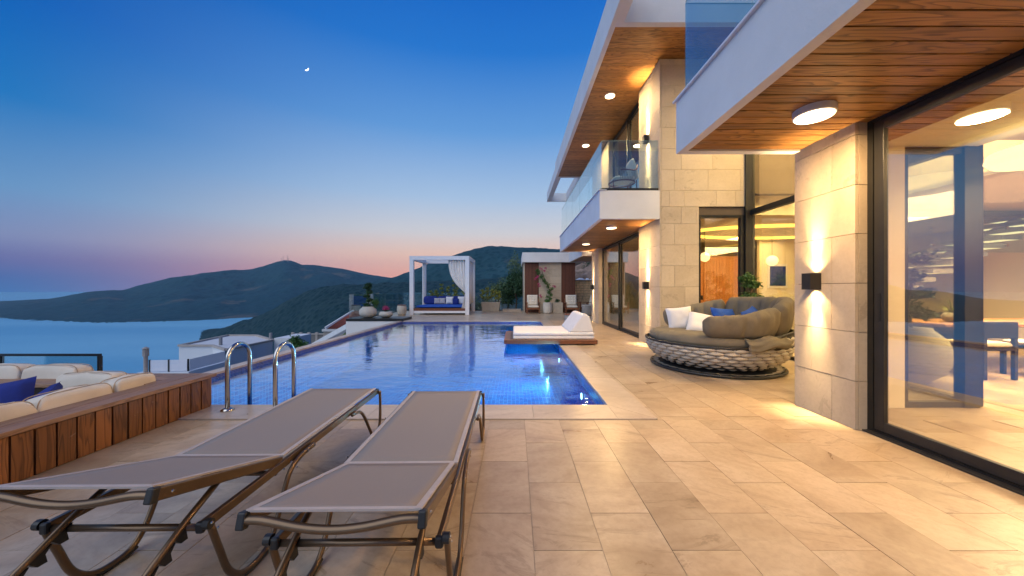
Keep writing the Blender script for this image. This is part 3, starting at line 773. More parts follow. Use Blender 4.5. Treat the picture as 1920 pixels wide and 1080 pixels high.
for i, (x, y, z, r) in enumerate(((6.3, 9.4, 2.45, .17), (7.35, 11.0, 2.35, .13), (5.25, 9.6, 2.2, .13), (8.0, 10.8, 2.2, .16))):
    t_ = thing('pendant_globe', ['glowing globe lamp highest behind the glass door', 'small glowing globe lamp below the highest one behind the glass door', 'glowing globe lamp at the left edge of the glass door', 'glowing globe lamp beside the door post, lowest of the four'][i], 'pendant lamp', (x, y, z), 'globe lamps inside the hall')
    MB().lathe([(r*math.sin(a*PI/12)+.001, -r*math.cos(a*PI/12)) for a in range(13)], (x, y, z), 18).build('globe', M['lamp_dim'], t_, smooth=True)
    MB().tube([(x, y, z+r), (x, y, 2.97)], .006, 6).build('cord', M['black'], t_)
t_ = thing('pendant_lamp', 'wide flat yellow pendant lamp over the dining side of the room', 'pendant lamp', (5.1, 3.0, 2.5))
MB().lathe([(.38, 0), (.42, .05), (.4, .12)], (5.15, 3.3, 2.55), 32).build('shade', M['lamp_dim'], t_); MB().tube([(5.15, 3.3, 2.67), (5.15, 3.3, 2.88)], .01, 6).build('cord', M['black'], t_)

# ------------------------------------------------------------------ glass balustrades
def railing(name, label, segs, z0, z1, shoe='black', sz=.0, group=None, mat='rail_glass', cat='railing'):
    t_ = thing(name, label, cat, (*segs[0][0], z0), group)
    for (a, b, n) in segs:
        a = Vector(a); b = Vector(b); d = (b-a)/n; u = d.normalized()
        for i in range(n):
            p = a+d*i+u*.006; q = a+d*(i+1)-u*.006
            nrm = Vector((-u.y, u.x))*.006
            vs = [(p-nrm), (q-nrm), (q+nrm), (p+nrm)]
            MB().add([(v.x, v.y, z0) for v in vs]+[(v.x, v.y, z1) for v in vs], [(0, 3, 2, 1), (0, 1, 5, 4), (1, 2, 6, 5), (2, 3, 7, 6), (3, 0, 4, 7)]).build('pane', M[mat], t_)
            MB().bar((p.x, p.y, z1+.003), (q.x, q.y, z1+.003), .012, .005).build('top_edge', M['glass_edge'], t_)
        if sz: MB().bar((a.x, a.y, z0+sz/2-.02), (b.x, b.y, z0+sz/2-.02), .05, sz).build('base_shoe', M[shoe], t_)
    return t_
railing('balcony_railing', 'frameless glass railing with black foot on the far upper balcony', [((1.9, 14.2), (1.9, 7.62), 5), ((1.9, 7.60), (3.13, 7.60), 1)], 3.48, 4.56, sz=.06)
railing('balcony_railing', 'frameless glass railing along the near balcony overhead', [((1.9, 3.86), (1.9, .6), 3), ((1.9, 3.88), (3.9, 3.88), 1)], 3.435, 4.5, sz=.03)
railing('terrace_railing', 'frameless glass railing along the far left edge of the terrace', [((-6.92, 14.45), (-6.92, 21.3), 4)], 0.0, 1.1, sz=.06)
railing('terrace_railing', 'frameless glass railing behind the cabana and planters', [((-6.9, 21.4), (-.85, 21.4), 5)], 0.0, 1.1, sz=.06)
t_ = thing('lounge_railing', 'glass railing in a thin black frame behind the cream sofa', 'railing', (-6.8, 4.7, -.6))
MB().box(-7.9, -5.66, 4.69, 4.705, -.5, .40).build('pane', M['rail_glass'], t_)
MB().bar((-7.95, 4.7, .415), (-5.62, 4.7, .415), .03, .03).build('top_rail', M['black'], t_)
for x in (-6.97, -5.63): MB().box(x-.015, x+.015, 4.68, 4.72, -.6, .40).build('post', M['black'], t_)

# ------------------------------------------------------------------ wooden lounge bench (left)
bench = thing('bench_deck', 'long wooden bench box with vertical planks around the cream sofa', 'bench', (BX, 2, 0))
MB().box(-3.60, BX-.022, -1.2, 3.845, -.1, .33).build('carcass', M['dark_gap'], bench)
y = 3.821
while y > -1.0:
    w_ = .105+random.uniform(-.002, .002)
    piece('plank', M['bench_wood'], (BX-.02, BX+random.uniform(-.003, .002), y-w_, y, .004, .322), bench); y -= .117
piece('plank', M['bench_wood'], (-3.6, BX-.03, 3.847, 3.868, .004, .322), bench)
for i, (a, b) in enumerate(((-3.485, BX+.03), (-3.63, -3.492))):
    MB().box(a, b, -1.2, 3.87, .333, .368).build('top_board', M['deck_wood'], bench, bevel=.004)
for i in range(3): MB().box(-7.5, -3.637, 3.42+i*.152, 3.42+i*.152+.145, .333, .366).build('top_board', M['deck_wood_x'], bench, bevel=.003)
MB().box(-7.5, -3.65, 3.44, 3.86, -.6, .33).build('carcass', M['dark_gap'], bench)
box('lounge_floor', M['deck_wood_x'], (-8, -3.64, -1.5, 4.8, -.5, -.32))['kind'] = 'structure'
sofa = thing('corner_sofa', 'cream corner sofa with loose cushions in the sunken lounge', 'sofa', (-4.4, 3, -.3))
MB().box(-4.5, -3.66, -1, 3.4, -.32, -.02).build('base', M['cream_fabric'], sofa, bevel=.02)
MB().box(-7.5, -4.5, 2.75, 3.4, -.32, -.02).build('base', M['cream_fabric'], sofa, bevel=.02)
sc_ = 0
def piping(sx, sy, sz, e, parent, wloc, rot, face=.62):
    def sg(v, p): return math.copysign(abs(v)**p, v)
    long_y = sy > sx
    for s_ in (-1, 1):
        pts = []
        for k in range(40):
            a = 2*PI*k/40; c = sg(math.cos(a), .35)*.985; z = sg(math.sin(a), .45)*.93
            pts.append((s_*sx/2*face, c*sy/2, z*sz/2) if long_y else (c*sx/2, s_*sy/2*face, z*sz/2))
        me = MB().tube(pts, .004, 6, closed=True).mesh('piping', M['piping'], smooth=True); link('piping', me, parent, wloc, rot)
def put(mb, name, mat, parent, loc, rot=(0, 0, 0), subd=0):
    o = link(name, mb.mesh(name, M[mat], smooth=True), parent, loc, rot)
    if subd: md = o.modifiers.new('d', 'SUBSURF'); md.levels = subd; md.render_levels = subd
    return o
for (ya, yb) in ((3.19, 3.56), (2.68, 3.18), (2.12, 2.67), (1.5, 2.1)):
    sc_ += 1; put(cushion(.22, (yb-ya)*1.0, .38, .16, sc_, .026), 'back_cushion', 'cream_fabric', sofa, (-3.76, (ya+yb)/2, .275), (0, R(-6), 0)); piping(.24, (yb-ya)*1.02, .40, .22, sofa, (-3.76, (ya+yb)/2, .275), (0, R(-6), 0))
for (xa, xb) in ((-4.55, -3.98), (-5.2, -4.62), (-5.82, -5.22), (-6.45, -5.84), (-7.1, -6.47)):
    sc_ += 1; z = .27 if xa > -4.6 else .30; yy = 3.5 if xa > -4.6 else 3.86
    put(cushion(xb-xa, .20, .40, .16, sc_, .028), 'back_cushion', 'cream_fabric', sofa, ((xa+xb)/2, yy if xa > -4.6 else 3.72, z), (R(-7), 0, 0)); piping(xb-xa, .22, .42, .22, sofa, ((xa+xb)/2, yy if xa > -4.6 else 3.72, z), (R(-7), 0, 0))
for (xc, yc, sx_, sy_) in ((-4.15, 3.05, .8, .62), (-4.15, 2.4, .8, .62), (-4.15, 1.75, .8, .62), (-4.98, 3.05, .8, .62), (-5.8, 3.05, .8, .62)):
    sc_ += 1; put(cushion(sx_, sy_, .17, .2, sc_, .02), 'seat_cushion', 'cream_fabric', sofa, (xc, yc, .07))
for i, (loc, rot, s_) in enumerate((((-4.02, 2.93, .27), (R(70), R(8), R(-52)), .40), ((-4.25, 2.83, .31), (R(74), R(-8), R(25)), .46))):
    o = put(pillow(s_, .14, 14, i), 'throw_pillow', 'navy', None, loc, rot)
    tag(o, ['navy blue pillow behind the bench edge, the right one on the cream sofa', 'big navy blue pillow at the left edge of the cream sofa'][i], 'pillow', 'navy pillows on the cream sofa')

# ------------------------------------------------------------------ pool ladder rails
for i, x in enumerate((-3.07, -2.56)):
    t_ = thing('ladder_rail', ['left curved steel grab rail of the pool ladder', 'right curved steel grab rail of the pool ladder'][i], 'grab rail', (x, 3.7, 0), 'steel grab rails of the pool ladder')
    r_ = .155; zt = .70-r_-.0; yc = 3.70+r_
    pts = [(x, 3.70, 0), (x, 3.70, zt)]+[(x, yc-r_*math.cos(a*PI/14), zt+r_*math.sin(a*PI/14)) for a in range(1, 14)]+[(x, yc+r_, zt), (x, yc+r_, -.9)]
    MB().tube(pts, .0225, 14).build('tube', M['steel'], t_, smooth=True)
    MB().lathe([(.062, .012), (.062, .022), (.04, .036), (.026, .042)], (x, 3.70, 0), 24).build('flange', M['steel'], t_, smooth=True)

# ------------------------------------------------------------------ sun loungers
def lounger(ang):
    t_ = thing('sun_lounger', 'x', 'sun lounger')
    W2 = .305; H = .385
    # frame rails (rectangular), y=0 far end
    for s_ in (-1, 1): MB().bar((s_*W2, .0, H-.022), (s_*W2, -1.80, H-.030), .022, .042).build('side_rail', M['bronze'], t_, bevel=.004)
    cb = MB(); cb.tube([(-W2, -1.79, .345), (W2, -1.79, .345)], .0135, 10); cb.build('crossbar', M['bronze'], t_, smooth=True)
    MB().tube([(-W2, -1.36, .335), (W2, -1.36, .335)], .013, 8).build('crossbar', M['bronze'], t_, smooth=True)
    MB().tube([(-W2, -.01, H-.02), (W2, -.01, H-.02)], .013, 8).build('crossbar', M['bronze'], t_, smooth=True)
    def smooth_path(p, k=5):
        out = []
        for i in range(len(p)-1):
            a = Vector(p[max(i-1, 0)]); b = Vector(p[i]); c = Vector(p[i+1]); d = Vector(p[min(i+2, len(p)-1)])
            for j in range(k):
                u = j/k; out.append(.5*((2*b)+(-a+c)*u+(2*a-5*b+4*c-d)*u*u+(-a+3*b-3*c+d)*u**3))
        out.append(Vector(p[-1])); return out
    for s_ in (-1, 1):
        xo = s_*(W2+.026)
        leg = smooth_path([(xo, -1.06, .352), (xo, -1.20, .345), (xo, -1.29, .305), (xo, -1.35, .20), (xo, -1.40, .10), (xo, -1.46, .03), (xo, -1.54, .012), (xo, -1.63, .03), (xo, -1.70, .10), (xo, -1.745, .22), (xo, -1.79, .355)])
        MB().tube(leg, .0135, 10, sx=.9, sy=1.1).build('leg', M['bronze'], t_, smooth=True)
        MB().tube(smooth_path([(xo, -1.45, .020), (xo, -1.54, .004), (xo, -1.62, .014)]), .012, 8, sx=1.35).build('foot_pad', M['plastic'], t_)
        fl_ = smooth_path([(xo, .0, .37), (xo, .012, .25), (xo, .0, .08), (xo, -.06, .016), (xo, -.15, .02), (xo, -.22, .10), (xo, -.33, .25), (xo, -.42, .325), (xo, -.55, .345)])
        MB().tube(fl_, .012, 10).build('leg', M['bronze'], t_, smooth=True)
        MB().box(s_*W2-.016, s_*W2+.016, -1.815, -1.795, .332, .378).build('end_cap', M['plastic'], t_, bevel=.008)
        MB().tube([(xo-.012, -1.80, .366), (xo+.012, -1.80, .366)], .020, 12).build('hinge', M['plastic'], t_)
        MB().box(s_*W2-.014, s_*W2+.014, -.002, .012, H-.045, H+.004).build('end_cap', M['plastic'], t_, bevel=.003)
        rv = MB()
        for yy, zz in ((-1.14, H-.03), (-1.30, H-.022), (-1.25, .31), (-1.80, .37), (-1.77, .33), (-.55, H-.03), (-1.36, H-.03)):
            rv.lathe([(.006, 0), (.004, .004)], (0, 0, 0), 8)
            k_ = len(rv.v)-16
            for q in range(k_, len(rv.v)):
                v = rv.v[q]; rv.v[q] = Vector((xo+s_*(.014+v.z), yy+v.x, zz+v.y))
        rv.build('rivets', M['rivet'], t_)['kind'] = 'stuff'
    # flat sling
    wS = .276
    MB().grid(lambda u, v: ((u*2-1)*wS, -.012-1.275*v, H+.008-.026*(1-(u*2-1)**2)*(.75+.25*math.sin(v*7))*math.sin(PI*v)), 10, 14).build('seat_sling', M['sling'], t_, smooth=True, solid=.004)
    hm = MB()
    for s_ in (-1, 1): hm.box(s_*(wS+.008)-.013, s_*(wS+.008)+.013, -1.29, -.005, H+.004, H+.012)
    hm.box(-wS, wS, -1.296, -1.272, H+.004, H+.0115); hm.build('hem', M['hem'], t_, bevel=.003)
    # raised back
    Lb = .70; ca_, sa_ = math.cos(ang), math.sin(ang); y0, z0 = -1.30, H-.004
    def P(x, s, u=0): return Vector((x, y0-s*ca_-u*sa_, z0+s*sa_+u*ca_)) if False else Vector((x, y0-s*ca_+u*sa_*0, z0+s*sa_+u))
    for s_ in (-1, 1): MB().bar(P(s_*.288, .0, -.012), P(s_*.288, Lb, -.012), .02, .044).build('back_rail', M['bronze'], t_, bevel=.004)
    MB().grid(lambda u, v: P((u*2-1)*.268, .015+(Lb-.02)*v, .018-.022*(1-(u*2-1)**2)*math.sin(PI*v)), 10, 10).build('back_sling', M['sling'], t_, smooth=True, solid=.004)
    hb = MB()
    for s_ in (-1, 1): hb.bar(P(s_*.272, .01, .017), P(s_*.272, Lb, .017), .024, .007)
    hb.bar(P(-.27, Lb-.006, .017), P(.27, Lb-.006, .017), .014, .008); hb.bar(P(-.27, .02, .015), P(.27, .02, .015), .014, .006)
    hb.build('hem', M['hem'], t_)
    top = smooth_path([P(-.285, Lb+.005, -.012), P(-.22, Lb+.01, -.012), P(-.1, Lb+.015, -.034), P(0, Lb+.015, -.042), P(.1, Lb+.015, -.034), P(.22, Lb+.01, -.012), P(.285, Lb+.005, -.012)], 4)
    MB().tube(top, .0145, 10).build('head_bar', M['bronze'], t_, smooth=True)
    for s_ in (-1, 1):
        a = P(s_*.288, Lb-.008, -.012); b = P(s_*.288, Lb+.022, -.012); MB().bar(a, b, .028, .054).build('end_cap', M['plastic'], t_, bevel=.006)
        rr = MB(); rr.lathe([(.006, 0), (.004, .004)], (0, 0, 0), 8)
        q0 = P(s_*.288, Lb-.06, -.012)
        for q in range(len(rr.v)): v = rr.v[q]; rr.v[q] = Vector((q0.x+s_*(.010+v.z), q0.y+v.x, q0.z+v.y))
        rr.build('rivet', M['rivet'], t_)
    # ratchet struts
    for s_ in (-1, 1):
        a = Vector((s_*.235, y0-.34*ca_, z0+.34*sa_-.03)); b = Vector((s_*.235, -2.28, .07))
        # passes over the crossbar at y=-1.79
        MB().tube([a, Vector((s_*.235, -1.79, .372)), b], .0125, 10).build('strut', M['bronze'], t_, smooth=True)
        d = (b-Vector((s_*.235, -1.79, .372))).normalized()
        tt = MB()
        for k in range(6):
            c = Vector((s_*.235, -1.79, .372))+d*(.012+k*.075)
            tt.add([c+Vector((sx, dy, dz)) for sx in (-.011, .011) for dy, dz in ((.02, -.004), (-.05, -.03), (-.022, -.062), (.006, -.062), (.0, -.03))],
                   [(0, 1, 2, 3, 4), (9, 8, 7, 6, 5), (0, 5, 6, 1), (1, 6, 7, 2), (2, 7, 8, 3), (3, 8, 9, 4), (4, 9, 5, 0)])
        tt.build('ratchet', M['plastic'], t_)
    return t_
l1 = lounger(R(17.5)); move(l1, (-1.575, 3.18, 0), R(.6)); l1['label'] = 'taupe mesh sun lounger on the left, nearer the wooden bench'; l1['group'] = 'pair of sun loungers before the pool'
l2 = lounger(R(15.5)); move(l2, (-.615, 3.10, 0), R(.8)); l2['label'] = 'taupe mesh sun lounger on the right, further from the wooden bench'; l2['group'] = 'pair of sun loungers before the pool'

# ------------------------------------------------------------------ poolside platform with mattress
pf = thing('pool_platform', 'low teak platform jutting over the pool edge', 'platform', (.8, 9, 0))
MB().box(-.26, 1.92, 8.08, 8.115, .03, .118).build('edge_board', M['teak'], pf, bevel=.003); MB().box(-.26, 1.92, 9.865, 9.9, .03, .118).build('edge_board', M['teak'], pf, bevel=.003)
MB().box(-.26, -.225, 8.117, 9.863, .03, .118).build('edge_board', M['teak'], pf); MB().box(1.885, 1.92, 8.117, 9.863, .03, .118).build('edge_board', M['teak'], pf)
MB().box(-.22, 1.88, 8.12, 9.86, .05, .09).build('carcass', M['dark_gap'], pf)
for i in range(17): piece('deck_slat', M['deck_wood'], (-.222+i*.124, -.222+i*.124+.116, 8.118, 9.862, .092, .121), pf)
MB().box(1.45, 1.85, 8.2, 9.8, .0, .05).build('foot', M['black'], pf)
mt = thing('daybed_mattress', 'off white mattress with wedge backrest on the teak platform', 'mattress', (.8, 9, .12))
MB().box(-.05, 1.88, 8.2, 9.72, .123, .20).build('mattress', M['white_fabric'], mt, bevel=.03); MB().box(-.05, 1.88, 8.2, 9.72, .203, .285).build('mattress', M['white_fabric'], mt, bevel=.03)
MB().add([(x, y, z) for y in (8.24, 9.68) for x, z in ((1.28, .288), (1.87, .288), (1.77, .66), (1.68, .72), (1.60, .70))],
         [(0, 1, 2, 3, 4), (9, 8, 7, 6, 5), (0, 5, 6, 1), (1, 6, 7, 2), (2, 7, 8, 3), (3, 8, 9, 4), (4, 9, 5, 0)]).build('wedge_backrest', M['white_fabric'], mt, bevel=.03)
t_ = thing('side_stool', 'small grey woven stool with brown top just behind the wedge backrest', 'stool', (1.95, 12.3, 0))
MB().lathe([(.17, 0), (.21, .12), (.215, .3), (.2, .40)], (1.96, 12.3, 0), 20).build('body', M['concrete_grey'], t_, smooth=True); MB().lathe([(.21, .402), (.21, .43)], (1.96, 12.3, 0), 20).build('top', M['teak'], t_)

# ------------------------------------------------------------------ round woven daybed
CX, CY = 3.42, 5.98
db = thing('round_daybed', 'round woven strap daybed with grey tufted cushions in the recess', 'daybed', (CX, CY, 0))
def ring(r, z, rad, name, mat, parent, n=64, zf_=None): return MB().tube([(CX+r*math.cos(a*2*PI/n), CY+r*math.sin(a*2*PI/n), (zf_(a*2*PI/n) if zf_ else z)) for a in range(n)], rad, 8, closed=True).build(name, M[mat], parent, smooth=True)
ring(1.0, .03, .022, 'base_ring', 'frame', db)
MB().lathe([(.98, .012), (.98, .03), (.2, .035)], (CX, CY, 0), 48).build('base_plate', M['strap_dark'], db)
bs = MB().lathe([(.74, .07), (.86, .12), (.97, .22), (1.03, .32), (1.055, .40), (1.06, .44)], (CX, CY, 0), 64).build('basket', M['strap_dark'], db, smooth=True)
def topz(a):  # shell height round the circle: low toward -x opening
    a = (a % (2*PI)); d = abs(a-PI)  # 0 at -x
    return .455+.20*sstep(R(70), R(125), d)
ring(1.09, .46, .02, 'rim', 'frame', db, 72, topz)
lens = MB()
lens.grid(lambda u, v: ((u-.5), -.5*math.sin(PI*u)*math.sin(PI*v)*.5+.06, (v-.5)*(.22+.78*math.sin(PI*u)**.8)), 8, 4)
lensm = lens.mesh('woven_strap', M['strap'], smooth=True)
prof = [(.79, .10), (.885, .148), (.96, .20), (1.01, .252), (1.045, .305), (1.068, .360), (1.08, .415)]
NS = 32
for ri, (r_, z_) in enumerate(prof):
    slope = R([42, 36, 29, 22, 15, 9, 5][ri])
    for k in range(NS):
        a = 2*PI*(k+.5*(ri % 2))/NS
        o = link('woven_strap', lensm, bs, (CX+(r_+.004)*math.cos(a), CY+(r_+.004)*math.sin(a), z_), (slope, 0, a+PI/2), (2*PI*r_/NS*1.03, .15, .072))
for k in range(NS):
    a = 2*PI*k/NS; link('woven_strap', lensm, bs, (CX+.93*math.cos(a), CY+.93*math.sin(a), .045), (R(80), 0, a+PI/2), (2*PI*.93/NS, .08, .12))
# extra rows on the taller back shell
MB().grid(lambda u, v: (lambda a: (CX+1.085*math.cos(a), CY+1.085*math.sin(a), .43+(topz(a)-.43)*v))(R(255)+u*R(210)), 60, 3).build('back_shell', M['strap_dark'], bs, smooth=True, solid=.01)
for ri in range(2):
    for k in range(NS):
        a = 2*PI*(k+.5*(ri % 2))/NS; zz = .49+ri*.07
        if topz(a)-.02 > zz: link('woven_strap', lensm, bs, (CX+1.10*math.cos(a), CY+1.10*math.sin(a), zz), (0, 0, a+PI/2), (2*PI*1.1/NS, .16, .083))
# seat cushions (two halves)
def half(sgn, rot):
    mb = MB(); nr, na = 6, 30; prof_ = [(0, .60), (.5, .605), (.92, .60), (1.0, .57), (1.035, .52), (1.03, .455), (.98, .44), (0, .44)]
    for k in range(na+1):
        a = rot+sgn*PI*k/na
        for r_, z_ in prof_: mb.v.append(Vector((CX+r_*math.cos(a), CY+r_*math.sin(a), z_+noise.noise(Vector((r_*3, a*2, 0)))*.012)))
    m_ = len(prof_)
    for k in range(na):
        for j in range(m_-1):
            q = (k*m_+j, k*m_+j+1, (k+1)*m_+j+1, (k+1)*m_+j); mb.f.append(q if sgn < 0 else q[::-1])
    return mb
d_ = Vector((math.cos(R(182)+PI/2), math.sin(R(182)+PI/2)))*.006
for sgn in (1, -1):
    h_ = half(sgn, R(186)); h_.v = [v-Vector((d_.x, d_.y, 0))*sgn*-1 for v in h_.v]
    h_.build('seat_cushion', M['grey_fabric'], db, smooth=True)
# arc back cushions
def arc(a0, a1, puffs, seed):
    mb = MB(); nu, nv = 26*puffs, 18; vs = []
    for i in range(nu+1):
        u = i/nu; a = a0+(a1-a0)*u; dd = abs((a % (2*PI))-PI)
        hgt = .17+.13*sstep(R(62), R(150), dd); zc = .60+hgt*.82+.03*sstep(R(90), R(160), dd)
        ph = (u*puffs) % 1; pinch = 1-.16*math.exp(-(min(ph, 1-ph)/.07)**2)
        endc = min(1, (min(u, 1-u)*puffs*5+.12))**.3
        lean = .10
        for j in range(nv):
            t_ = 2*PI*j/nv; c, s_ = math.cos(t_), math.sin(t_)
            tuft = 1-.6*math.exp(-((ph-.5)/.10)**2-((s_-.15)/.35)**2)*(1 if c < 0 else 0)
            dr = math.copysign(abs(c)**.8, c)*.135*pinch*endc*tuft; dz = math.copysign(abs(s_)**.75, s_)*hgt*(.86+.14*pinch)*endc
            wr = noise.noise(Vector((a*7+seed, t_*1.5, seed)))*.022+noise.noise(Vector((a*22+seed, t_*3, 1)))*.014+noise.noise(Vector((a*48+seed, t_*2, 5)))*.006
            r_ = .95+dr+wr+lean*(dz/hgt)*.5; vs.append((CX+r_*math.cos(a), CY+r_*math.sin(a), zc+dz+wr*.8))
    fs = [(i*nv+j, (i+1)*nv+j, (i+1)*nv+(j+1) % nv, i*nv+(j+1) % nv) for i in range(nu) for j in range(nv)]
    fs += [tuple(range(nv)), tuple(range(nu*nv, nu*nv+nv))[::-1]]
    return mb.add(vs, fs)
for i, (a, b, p_) in enumerate(((232, 294, 2), (294.5, 352, 2), (352.5, 408, 2), (408.5, 477, 3))):
    arc(R(a), R(b), p_, i*3.3).build('back_cushion', M['grey_fabric'], db, smooth=True)
for i, (loc, rot, s_, mat_, lab) in enumerate((
    ((3.05, 6.42, .76), (R(72), R(-6), R(-12)), .45, 'white_fabric', 'white square pillow standing at the left of the round daybed'),
    ((3.28, 6.08, .70), (R(42), R(12), R(-25)), .48, 'white_fabric', 'white square pillow lying in front of the standing one on the round daybed'),
    ((3.82, 6.30, .74), (R(62), R(5), R(12)), .50, 'blue_fabric', 'royal blue pillow left of the other blue one on the round daybed'),
    ((4.12, 5.95, .76), (R(60), R(-12), R(35)), .48, 'blue_fabric', 'royal blue pillow right of the other blue one on the round daybed'))):
    tag(put(pillow(s_, .16, 14, i+5), 'throw_pillow', mat_, None, loc, rot), lab, 'pillow', 'loose pillows on the round daybed')
# cloth sheet hanging over the rim
cl = MB().grid(lambda u, v: (lambda a: (CX+(1.03+.14*min(1, v*1.6)+.018*math.sin(v*14+u*5))*math.cos(a), CY+(1.03+.14*min(1, v*1.6)+.018*math.sin(v*14+u*5))*math.sin(a), .64-.15*v**1.5-.05*(1-u)-.02*math.sin(u*9)))(R(262)+u*R(34)), 20, 8)
tag(cl.build('folded_cover', M['grey_fabric'], smooth=True, solid=.02), 'folded grey cover hanging over the rim of the round daybed', 'cover')

# ------------------------------------------------------------------ balcony chair
bc = thing('rope_chair', 'rope woven chair with beige cushion on the upper balcony', 'chair', (2.55, 8.35, 3.46))
c0 = Vector((2.55, 8.3, 3.46))
fr_ = MB()
for sx, sy in ((-.27, -.25), (.27, -.25), (-.22, .25), (.22, .25)): fr_.tube([c0+Vector((sx, sy, 0)), c0+Vector((sx, sy, .38))], .014, 8)
fr_.build('legs', M['teak'], bc)
MB().tube([c0+Vector((.3*math.cos(a), .3*math.sin(a), .38)) for a in [R(x) for x in range(0, 360, 20)]], .018, 8, closed=True).build('seat_ring', M['teak'], bc)
rim = [(R(a), .60+.22*sstep(60, 0, abs(a))) for a in range(-110, 111, 10)]
MB().tube([c0+Vector((.36*math.cos(a), .34*math.sin(a), z)) for a, z in rim], .018, 8).build('arm_rim', M['teak'], bc)
for a in range(-110, 111, 7):
    z = .60+.22*sstep(60, 0, abs(a)); aa = R(a)
    MB().tube([c0+Vector((.29*math.cos(aa), .28*math.sin(aa), .38)), c0+Vector((.36*math.cos(aa), .34*math.sin(aa), z))], .009, 6).build('rope', M['strap'], bc)
put(cushion(.5, .5, .12, .3, 3), 'seat_cushion', 'cream_fabric', bc, c0+Vector((0, 0, .45))); put(cushion(.48, .45, .12, .3, 4), 'back_cushion', 'cream_fabric', bc, c0+Vector((.25, 0, .68)), (R(0), R(75), 0))

# ------------------------------------------------------------------ cabana
cab = thing('cabana', 'white square poolside cabana frame with a draped curtain', 'cabana', (-3.9, 19, 0))
x0, x1, y0, y1, zt = -5.44, -2.37, 17.83, 20.5, 3.03
for (a, b) in ((x0, y0), (x1-.2, y0), (x0, y1-.2), (x1-.2, y1-.2)): MB().box(a, a+.2, b, b+.2, 0, zt-.2).build('post', M['white_metal'], cab, bevel=.004)
bm_ = MB(); bm_.box(x0, x1, y0, y0+.2, zt-.198, zt); bm_.box(x0, x1, y1-.2, y1, zt-.198, zt); bm_.box(x0, x0+.2, y0+.2, y1-.2, zt-.198, zt); bm_.box(x1-.2, x1, y0+.2, y1-.2, zt-.198, zt); bm_.build('top_beam', M['white_metal'], cab)
MB().box(x0+.2, x1-.2, y0+.03, y0+.1, .09, .2).build('lower_rail', M['white_metal'], cab)
MB().box(x0+.2, x1-.2, y0+.05, y1-.2, .21, .33).build('bed_base', M['teak'], cab)
put(cushion(2.64, 2.2, .15, .12, 2, .01), 'mattress', 'blue_fabric', cab, (-3.905, 19.1, .405))
for i, x in enumerate((-4.85, -4.05, -3.25, -2.95)): put(cushion(.82, .2, .48, .2, i), 'back_cushion', 'navy', cab, (x, 19.95, .70), (R(-8), 0, 0))
for i in range(6): piece('side_slat', M['white_metal'], (x1-.17, x1-.13, y0+.3+i*.36, y0+.55+i*.36, .2, 2.83), cab) if False else None
# right curtain (front) tied back
def curtain(u, v):
    z = 2.83-(2.83-.25)*v; t_ = v
    tie = .66
    if t_ < tie:
        k = t_/tie; xl = -3.46+(.88)*(k**2.6); xr = -2.50
    else:
        k = (t_-tie)/(1-tie); xl = -2.60-.20*k; xr = -2.50+.02*k
    x = xl+(xr-xl)*u; amp = .045*(1-.5*min(1, t_/tie)) if t_ < tie else .03
    return (x, 17.98+amp*math.sin(u*44)+.02*math.sin(u*17+v*3), z)
MB().grid(curtain, 120, 30).build('curtain', M['white_fabric'], cab, smooth=True, solid=.006)
def curtain2(u, v): return (-5.30+.10*(u-.5)*(1+1.2*max(0, v-.72)), 20.15+.035*math.sin(u*40)-.15*u, 2.83-2.5*v)
MB().grid(curtain2, 60, 20).build('curtain', M['white_fabric'], cab, smooth=True, solid=.006)
MB().grid(lambda u, v: (-2.47+.04*math.sin(u*60), 18.2+2.0*u, 2.83-2.3*v), 120, 3).build('curtain', M['white_fabric'], cab, smooth=True, solid=.006)
for i, (x, z, s_, mat_, r_, lab) in enumerate(((-4.42, .66, .34, 'light_grey', 8, 'light grey pillow leftmost against the navy back of the cabana bed'), (-4.12, .66, .34, 'light_grey', -8, 'light grey pillow second from left in the cabana'),
      (-3.72, .70, .42, 'white_fabric', 4, 'off white pillow in the middle of the cabana bed'), (-3.05, .70, .44, 'white_fabric', -5, 'off white pillow rightmost in the cabana by the curtain'), (-3.35, .62, .36, 'navy', 6, 'small navy pillow in front of the right off white one in the cabana'))):
    tag(put(pillow(s_, .12, 10, i+20), 'throw_pillow', mat_, None, (x, 19.66-.05*(i == 4)*3, z), (R(76), 0, R(r_))), lab, 'pillow', 'pillows on the cabana bed')
t_ = thing('barrel_table', 'grey barrel shaped side table with brown top left of the cabana', 'side table', (-5.75, 17.6, 0))
MB().lathe([(.17, 0), (.215, .1), (.24, .27), (.225, .42), (.2, .5)], (-5.76, 17.6, 0), 24).build('body', M['concrete'], t_, smooth=True); MB().lathe([(.215, .502), (.215, .53)], (-5.76, 17.6, 0), 24).build('top', M['teak'], t_)

# ------------------------------------------------------------------ pots and plants
def plant(mb_list, t_):
    for mb, mat_, nm in mb_list: mb.build(nm, M[mat_], t_)
t_ = thing('potted_topiary', 'spiral topiary in a big pale round pot on the black ledge', 'potted plant', (-6.26, 14.75, .105))
MB().lathe([(.16, 0), (.30, .06), (.36, .2), (.34, .34), (.22, .46), (.22, .47)], (-6.26, 14.75, .107), 28).build('pot', M['concrete'], t_, smooth=True)
MB().tube([(-6.26, 14.75, .5), (-6.24, 14.75, 1.0), (-6.27, 14.75, 1.5)], .018, 6).build('trunk', M['bark'], t_)
lv = MB()
for i, (dx, z, r_) in enumerate(((-.05, .66, .12), (.06, .86, .14), (-.05, 1.02, .13), (.05, 1.2, .15), (-.02, 1.38, .16), (.02, 1.5, .12), (-.02, .58, .18))): leaves(lv, (-6.26+dx, 14.75, z), (r_*1.25, r_*1.25, r_*.85), 420, .042, i, hollow=.1)
lv.build('crown', M['leaf_dark'], t_)
leaves(MB(), (-6.0, 14.85, .72), (.22, .22, .2), 900, .035, 31).build('side_bush', M['leaf'], t_)
